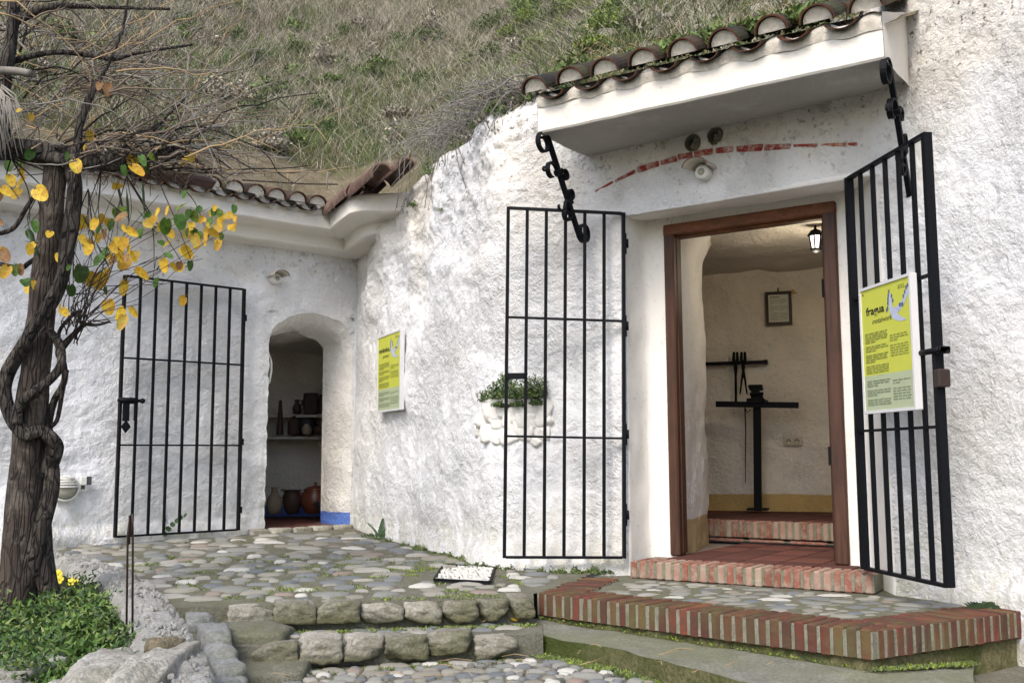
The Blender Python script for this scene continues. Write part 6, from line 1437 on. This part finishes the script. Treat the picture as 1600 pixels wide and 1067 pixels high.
# bare canes sprawling over the arbour and the slope
for matn, cnt, r0 in (('cane', 120, .0040), ('cane_grey', 130, .0040), ('cane_tan', 44, .0040), ('bark', 40, .0050)):
    A = []; Rr = []
    for i in range(cnt):
        sx, sy = rr.choice([(rr.uniform(-30, 60), rr.uniform(-20, 230)), (rr.uniform(60, 280), rr.uniform(205, 262)), (rr.uniform(100, 210), rr.uniform(60, 150)), (rr.uniform(120, 300), rr.uniform(200, 262))]); dy = rr.uniform(-.2, .7)
        an = rr.gauss(.22, .42) if rr.random() < .78 else rr.uniform(-.5, 3.4); L = rr.uniform(70, 300) * (1.0 if an < 1.2 else .5); cur = rr.gauss(-.8, 1.1); p = []; x, y = sx, sy; st = L / 9
        for k in range(10):
            p.append(pv(x, y, dy)); a = an + cur * k / 9 + rr.gauss(0, .16); x += math.cos(a) * st; y -= math.sin(a) * st; dy += rr.gauss(.02, .03)
            if y > 268: y = 268 - rr.random() * 4
            if rr.random() < .10 and k > 1:
                a2 = a + rr.choice((-1, 1)) * rr.uniform(.5, 1.1); l2 = rr.uniform(15, 70); A.append([pv(x, y, dy), pv(x + math.cos(a2) * l2 * .5, y - math.sin(a2) * l2 * .5 + 2, dy + .02), pv(x + math.cos(a2) * l2, min(266, y - math.sin(a2) * l2 + 6), dy + .05)]); Rr.append(r0 * .7)
        A.append(p); Rr.append(r0 * rr.uniform(.7, 1.5))
    tubes('bare_canes', A, Rr, matn, vine, 5)
# shaggy bark strips where the limb crosses the post, dead palm-like strands at the left edge
A = []
for i in range(60):
    sx = rr.uniform(90, 290); sy = 232 + rr.gauss(0, 12); A.append([pv(sx, sy, -.06), pv(sx + rr.uniform(-12, 20), sy + rr.uniform(-8, 14), -.09), pv(sx + rr.uniform(-30, 40), sy + rr.uniform(-16, 26), -.08)])
tubes('bark_shreds', A, [.004] * len(A), 'bark', vine, 4)
dl = []
for i in range(34):
    sx = rr.uniform(-30, 8); sy = rr.uniform(120, 150); tx = sx + rr.uniform(5, 45); ty = rr.uniform(190, 245); dl.append([pv(sx, sy, -.12), pv((sx + tx) / 2 + 6, (sy + ty) / 2 - 18, -.16), pv(tx, ty, -.17)])
tubes('dry_fronds', dl, [.006] * len(dl), 'cane_grey', vine, 4)
# leaves
def leaf_mesh(seed, matn):
    k = random.Random(seed); out = [(0, -.52), (.20, -.46), (.36, -.28), (.47, -.02), (.46, .22), (.33, .42), (.16, .48), (.02, .38)]; fold = k.uniform(.12, .35); curl = k.uniform(-.25, .35); vs = []
    mid = [(0, .38 - .9 * i / 6) for i in range(7)]
    def z(x, y): return abs(x) * fold + curl * y * y - .04 * math.sin(9 * x) * abs(x)
    R_ = [(x, y, z(x, y)) for x, y in out]; L_ = [(-x * .97, y * 1.02, z(x, y) + .01) for x, y in out]
    mb = MB(); mv = [(0, .36, 0), (0, .15, .15 * .15 * curl - .01), (0, -.15, .02 * curl), (0, -.52, z(0, -.52))]
    vs = mv + R_[1:] + L_[1:]; n = 7
    def side(o): return [(3, o + 0, 2), (o + 0, o + 1, 2), (o + 1, o + 2, 2), (o + 2, 1, 2), (o + 2, o + 3, 1), (o + 3, o + 4, 1), (o + 4, o + 5, 0, 1), (o + 5, o + 6, 0)]
    fs = side(4) + [tuple(reversed(f)) for f in side(4 + n)]; mb.add(vs, fs)
    mb.tube([(0, .36, 0), (.02, .55, .03), (0, .75, .0)], .012, 4); return mb.mesh('leaf', M[matn], smooth=True)
LM = {c: [leaf_mesh(i * 3 + j, {'y': 'leaf_yellow', 'g': 'leaf_green', 'o': 'leaf_brown'}[c]) for i in range(3)] for j, c in enumerate('ygo')}
L1 = [(90, 445, 'y', .5), (140, 470, 'y', .6), (50, 735, 'y', .9), (98, 745, 'y', .9), (75, 790, 'y', 1), (175, 790, 'y', 1.3), (325, 680, 'y', 1.1), (288, 637, 'g', .7), (360, 600, 'y', .8), (380, 552, 'y', .7), (495, 765, 'y', .9), (575, 700, 'y', 1.1), (560, 650, 'y', .8), (600, 655, 'g', .9), (525, 695, 'g', .7), (340, 915, 'y', 1.1), (432, 900, 'y', .9), (400, 920, 'y', .9), (455, 912, 'y', .7), (555, 952, 'y', 1), (520, 1000, 'y', .9), (478, 1010, 'y', .7), (372, 1010, 'y', 1), (510, 893, 'o', .9), (240, 935, 'y', .6), (210, 962, 'y', .7), (150, 925, 'g', .9), (130, 962, 'g', .7), (45, 672, 'g', .9), (92, 658, 'g', .8), (128, 628, 'g', .9), (760, 850, 'g', .9), (695, 930, 'g', 1.2), (755, 912, 'g', 1.1), (720, 968, 'y', .8), (782, 962, 'y', .8), (800, 932, 'y', .7), (820, 990, 'y', 1), (785, 1038, 'y', 1), (865, 972, 'y', .7), (895, 960, 'y', .8), (925, 922, 'y', .9), (960, 890, 'y', .8), (985, 938, 'y', 1), (782, 665, 'y', 1), (805, 645, 'y', .7), (640, 900, 'y', .8), (635, 618, 'o', .7), (620, 688, 'g', .6), (980, 862, 'g', .7), (880, 915, 'g', .7), (260, 1055, 'y', .8), (20, 1040, 'y', 1), (5, 910, 'o', .7), (135, 1012, 'y', .7), (350, 982, 'y', .7), (410, 975, 'y', .7), (442, 962, 'o', .8), (502, 1055, 'y', .8), (562, 1052, 'y', .8), (775, 797, 'g', .7), (675, 1000, 'g', .6), (792, 885, 'g', .8), (900, 857, 'y', .5), (700, 1005, 'y', .6), (912, 1000, 'y', .6), (815, 890, 'g', .8), (860, 1000, 'y', .5), (520, 860, 'g', .7), (490, 875, 'g', .7), (460, 360, 'o', 1.0), (425, 345, 'o', .7), (665, 870, 'y', .6), (640, 640, 'g', .6), (5, 800, 'o', .7), (100, 700, 'y', .6), (30, 780, 'y', .8)]
L2 = [(25, 40, 'o', 1.2), (28, 120, 'y', 1.1), (80, 110, 'g', .9), (102, 108, 'o', .8), (128, 170, 'g', 1), (150, 197, 'y', .9), (170, 185, 'y', .6), (305, 57, 'y', 1.1), (298, 300, 'y', .6), (315, 320, 'y', .7), (438, 12, 'y', .8), (590, 8, 'y', 1), (455, 155, 'y', 1.4), (498, 165, 'y', 1.3), (595, 50, 'y', .8), (612, 82, 'y', 1.1), (668, 47, 'y', .8), (693, 135, 'y', 1), (610, 200, 'y', 1), (537, 297, 'y', 1.1), (595, 330, 'y', 1), (600, 372, 'y', 1), (660, 318, 'y', .9), (770, 178, 'g', .7), (903, 268, 'y', .8), (815, 100, 'y', 1.1), (860, 100, 'y', .7), (890, 102, 'y', .7), (935, 95, 'g', .7), (922, 30, 'y', 1.2), (398, 130, 'g', 1.2), (488, 65, 'g', 1), (522, 30, 'g', .9), (340, 100, 'g', .5), (350, 212, 'g', .9), (522, 215, 'g', .6), (640, 20, 'y', .8), (560, 10, 'y', .7), (1070, 2, 'y', .6), (970, 5, 'y', .6), (150, 8, 'y', .8), (180, 5, 'y', .8)]
lv_ = [(x / 2.667, y / 2.667, c, s) for x, y, c, s in L1] + [(x / 3.138, 380 + y / 3.138, c, s) for x, y, c, s in L2]
for k in range(16): lv_.append((rr.uniform(300, 372), rr.uniform(318, 378), rr.choice('yyyg'), rr.uniform(.4, .7)))
for k in range(18): lv_.append((rr.uniform(140, 300), rr.uniform(320, 420), rr.choice('yyygo'), rr.uniform(.5, .9)))
for (px, py, c, s) in lv_:
    q = pv(px, py, rr.uniform(-.28, .18)); sz = .070 * s * q.y / YV; ay = rr.gauss(0, .45); nz = Vector((rr.gauss(0, .55), -1, rr.gauss(.1, .4))).normalized(); up_ = Vector((math.sin(ay), 0, math.cos(ay))); X = up_.cross(nz).normalized(); Y = nz.cross(X).normalized()
    inst('leaf', rr.choice(LM[c]), frame(q, X, Y, nz, (sz * rr.uniform(.62, .95), sz * rr.uniform(.95, 1.2), sz)), vine)
# long dark green leaves hanging under the limb
for (x, y) in [(200, 290), (215, 320), (185, 275), (225, 275), (150, 370), (130, 330), (45, 350), (160, 300), (210, 340), (40, 370)]:
    q = pv(x, y, rr.uniform(-.05, .1)); mb = MB(); a = rr.gauss(-1.0, .6); d = Vector((math.cos(a), rr.uniform(-.2, .2), math.sin(a))); mb.tube([q, q + d * .06, q + d * .12, q + d * .17], [.003, .018, .016, .002], 6, flat=.2); obj('long_leaf', mb, M['g_shrub'], vine, True)
# rusty arbour beam
bm_ = thing('metal_beam', 'rusty brown metal beam of the arbour above the narrow gate', 'beam', pv(280, 280, .5)); mb = MB(); a, b_ = pv(218, 264, .1), D(333, 282, YV + .9); bar(mb, a, b_, .042, .042, Vector((0, -1, 0))); obj('square_tube', mb, M['rust'], bm_)
mb = MB(); mb.tube([D(380, 278, 8.1), D(480, 285, 8.4), D(530, 286, 8.6)], .006, 5); tag(obj('cable', mb, M['twig'], None, loc=D(380, 278, 8.1)), 'thin dark cable lying along the roof tiles of the left house', 'cable')
# garden stake: two thin iron rods joined at the top
sb = G(193, 1012, -.72); st_ = thing('garden_stake', 'thin iron double rod stuck upright in the garden bed', 'stake', sb)
for (x0, y0, x1, y1, x2, y2) in ((193, 1014, 197, 830, 201, 800), (203, 985, 205, 830, 203, 800)):
    mb = MB(); mb.tube([D(x0, y0, sb.y), D(x1, y1, sb.y), D(x2, y2, sb.y)], [.0042] * 3, 6); obj('rod', mb, M['frame_dark'], st_, True)
mb = MB(); p = [D(199, 845, sb.y - .006), D(200, 800, sb.y - .006), D(204, 797, sb.y - .006), D(205, 830, sb.y - .006)]; mb.tube(p, .0042, 5); obj('hook', mb, M['frame_dark'], st_, True)

# ================================================================ plants in the bed and at the wall foot
def bedz(x, y): return -.73 - .06 * max(0, 4.6 - y) + .05 * sstep(4, 6.5, y)
C_ = []; rr = random.Random(55)
for k in range(120):
    px = rr.uniform(-30, 225); py = rr.uniform(905, 1020); 
    if px > 200 - (1020 - py) * .2 and py > 995: continue
    if px > 130 + (py - 905) * 1.3: continue
    if px < 110 and py < 925: continue
    q = G(px, py + 25, -.72); C_.append(((q.x, q.y, bedz(q.x, q.y) + .01), rr.uniform(.04, .10), rr.uniform(.04, .17)))
leafclump('bed_plants', 'low leafy green plants filling the garden bed', 'plants', C_, 330, .025, ['g_plant', 'g_plant', 'g_plant2', 'g_shrub', 'g_olive'], 61)
for (px, py, r, h) in ((55, 950, .13, .15), (110, 968, .12, .13), (150, 985, .12, .12), (60, 990, .13, .10), (10, 1000, .12, .10), (190, 975, .08, .10), (100, 1010, .12, .08)):
    q = G(px, py + 20, -.70); 
    leafclump('leafy_plant', {55: 'tall rosette of oval leaves close beside the wooden post', 110: 'broad green plant in the middle of the garden bed', 150: 'bright green plant between the middle of the bed and the iron rods', 60: 'low green plant at the front of the bed left of centre', 10: 'green plant at the left picture edge in front of the post', 190: 'small green plant around the foot of the iron rods', 100: 'low spreading plant just behind the long grey boulder'}[px], 'plant', [((q.x, q.y, bedz(q.x, q.y)), r, h)], 480, .032, ['g_plant', 'g_plant2', 'g_plant'], 70 + px)
fl = [(90, 898), (110, 902), (118, 906), (88, 890)]; mb = MB()
fo = thing('yellow_flowers', 'small yellow pansies at the back of the garden bed beside the curb', 'flowers', G(100, 925, -.70))
for (px, py) in fl:
    q = D(px, py, G(100, 925, -.70).y); mb = MB(); mb.tube([q - Vector((0, 0, .09)), q], .003, 5); s_ = obj('stalk', mb, M['g_plant'], fo); mb = MB()
    for k in range(5):
        a = k * 1.257; c = q + Vector((math.cos(a) * .013, -.004, math.sin(a) * .013)); mb.lathe(c, [(.012, 0), (.009, .002)], 8, ax=(0, -1, .25))
    mb.lathe(q + Vector((0, -.007, 0)), [(.005, 0), (.002, .003)], 6, ax=(0, -1, .2)); obj('bloom', mb, M['petal'], fo)
leafclump('herbs', None, None, [(tuple(wallpt(780, 624, .04)[0]), .065, .11), (tuple(wallpt(805, 624, .05)[0]), .07, .10), (tuple(wallpt(832, 624, .05)[0]), .07, .13), (tuple(wallpt(848, 622, .05)[0]), .05, .12), (tuple(wallpt(762, 628, .03)[0]), .045, .07), (tuple(wallpt(790, 600, .03)[0]), .04, .08), (tuple(wallpt(785, 636, .045)[0]), .045, .03), (tuple(wallpt(815, 636, .045)[0]), .05, .03), (tuple(wallpt(842, 634, .045)[0]), .04, .03)], 1500, .019, ['g_plant', 'g_olive', 'g_shrub'], 81, wp)
# weeds along the foot of the walls
C_ = []
for k in range(60):
    px = rr.uniform(590, 960); s = planR.hit(px); q = planR.at(s); n_ = planR.n(s); z = -.63; o = offR(s, z) + rr.uniform(-.01, .05); C_.append(((q.x + n_.x * o, q.y + n_.y * o, tz(q.x, q.y) - .01), rr.uniform(.015, .035), rr.uniform(.01, .04)))
leafclump('wall_foot_weeds', 'line of small green weeds and moss where the rough wall meets the cobbles', 'weeds', C_, 1700, .016, ['g_olive', 'g_shrub', 'g_green', 'g_olive'], 83)
def fern(label, base, fr_, L, name='fern'):
    t = thing(name, label, 'fern', base); 
    for (ax_, el) in fr_:
        mb = MB(); d = Vector((math.cos(ax_), math.sin(ax_) * .5, el)); pts = [base + d * (L * k / 6) - Vector((0, 0, L * .35 * (k / 6) ** 2)) for k in range(7)]; mb.tube(pts, .0025, 4)
        for k in range(1, 7):
            for sg in (-1, 1): s_ = Vector((-d.z * .6 * sg, -.3, abs(d.x) * .6 * sg + .1)).normalized() * (.030 * (1.15 - k / 8)); a = pts[k]; mb.add([a - d * .010, a + s_ * .6 - d * .012, a + s_, a + s_ * .6 + d * .012, a + d * .010], [(0, 1, 2, 3, 4)])
        obj('frond', mb, M['g_shrub'], t)
wq, wn2 = wallpt(1540, 950, .03); fern('small dark fern at the wall foot above the right end of the brick platform', Vector((wq.x - .02, wq.y - .03, -.645)), [(2.9, .25), (2.4, .5), (.3, .25), (.8, .5), (1.4, .6), (3.3, .12), (0, .1)], .085)
wq, wn2 = wallpt(605, 838, .02); fern('small fern at the foot of the wall below the cerámica board', Vector((wq.x, wq.y - .03, -.60)), [(2.9, .5), (2.3, 1.1), (.3, .5), (.9, 1.0), (1.5, 1.3)], .14)
fern('small weed on the wall foot behind the narrow gate', Vector((-2.62, 7.72, -.59)), [(2.6, 1.2), (.6, 1.2), (1.5, 1.5)], .2)
# moss: short soft green pile in joints and along step feet
P = []; gg = np.random.default_rng(12)
def seg_pts(a, b_, n, w, zj=0): t = gg.random(n)[:, None]; return np.array(a)[None] * (1 - t) + np.array(b_)[None] * t + gg.normal(0, 1, (n, 3)) * np.array([w, w, .002])
e1a, e1b = E1A + Vector((0, -.05, -.115)), E1B + Vector((0, -.05, -.115)); P.append(seg_pts(e1a, e1b, 2600, .018)); e2a, e2b = E2A + Vector((.1, -.06, 0)), E2B + Vector((0, -.06, 0)); e2a.z = low(e2a.x, e2a.y); e2b.z = low(e2b.x, e2b.y); P.append(seg_pts(e2a, e2b, 2600, .02))
for a, b_ in zip(fr[1:4], fr[2:5]):
    a2, b2 = a + Vector((-.02, -.05, 0)), b_ + Vector((-.02, -.05, 0)); a2.z = low(a2.x, a2.y) + .005; b2.z = low(b2.x, b2.y) + .005; P.append(seg_pts(a2, b2, 2000, .02))
for a, b_ in zip(bk[1:4], bk[2:5]): P.append(seg_pts(a + Vector((0, .005, .01)), b_ + Vector((0, .005, .01)), 1600, .014))
for k in range(150):
    x, y = gg.uniform(-2.2, .1), gg.uniform(4.8, 6.6)
    if x > curbx(y) + .2: c = np.array([x, y, tz(x, y)]); P.append(c + gg.normal(0, 1, (50, 3)) * [.03, .03, .002])
P = np.concatenate(P); n = len(P); blades('moss', P, gg.uniform(.006, .018, n), gg.uniform(.004, .008, n), 1.0, ['g_olive', 'g_lime', 'g_shrub', 'g_olive'], gg.integers(0, 4, n), .3, seg=1, seed=14, label='short green moss along the feet of the steps and between cobbles', cat='moss')
# fallen leaves and dry needles
FLV = [(822, 935, -.76, 'y', 'fallen yellow leaf on the second step beside the brick platform', .5), (801, 975, -.765, 'y', 'fallen yellow leaf at the back of the concrete step', .45), (738, 1027, -.86, 'o', 'fallen orange leaf on the path below the pale edge stones', .6), (1487, 1040, -.86, 'o', 'curled tan leaf beside the right corner of the brick platform', .4), (1166, 48, None, 'y', 'yellow leaf caught between the canopy tiles', .6)]
for (px, py, z, c, lb, s) in FLV:
    q = G(px, py, z) if z is not None else cpnt(1.03, .2, 2.10); o = inst('fallen_leaf', LM[c][0], frame(q + Vector((0, 0, .02)), (1, .2, .1), (-.2, 1, .25), (0, -.2, 1), (.07 * s * 1.4,) * 3)); tag(o, lb, 'leaf', 'fallen leaves')
A = []
for k in range(46):
    px, py = rr.uniform(420, 1250), rr.uniform(935, 1060); z = -.757 if py < 985 else -.855
    if px > 800: z = -.775
    q = G(px, py, z) + Vector((0, 0, .012)); a = rr.uniform(0, 3.1); L = rr.uniform(.04, .16); A.append([q, q + Vector((math.cos(a) * L * .5, math.sin(a) * L * .5, .006)), q + Vector((math.cos(a + .3) * L, math.sin(a + .3) * L, 0))])
tubes('dry_needles', A, [.0018] * len(A), 'cane_tan', label='dry stalks and needles scattered over the steps', cat='litter')

# ================================================================ everything was laid out in units of 1.1 m from eye level: to metres
bpy.context.view_layer.update()
done = set()
for o in list(SC.objects):
    if o.type == 'MESH' and o.data.name not in done:
        done.add(o.data.name)
        if tuple(round(s, 6) for s in o.scale) == (1, 1, 1) or True: pass
    o.location = Vector(o.location) * SCALE
    if o.type in ('MESH',): o.scale = Vector(o.scale) * (SCALE if o.scale.x != 0 else 1)
for o in SC.objects:
    if o.parent is not None and o.parent.type == 'MESH':      # sub-parts of scaled meshes inherit the factor
        o.location = Vector(o.location) / SCALE; o.scale = Vector(o.scale) / SCALE
    if o.parent is None: o.location = Vector(o.location) + Vector((0, 0, EYE_Z))
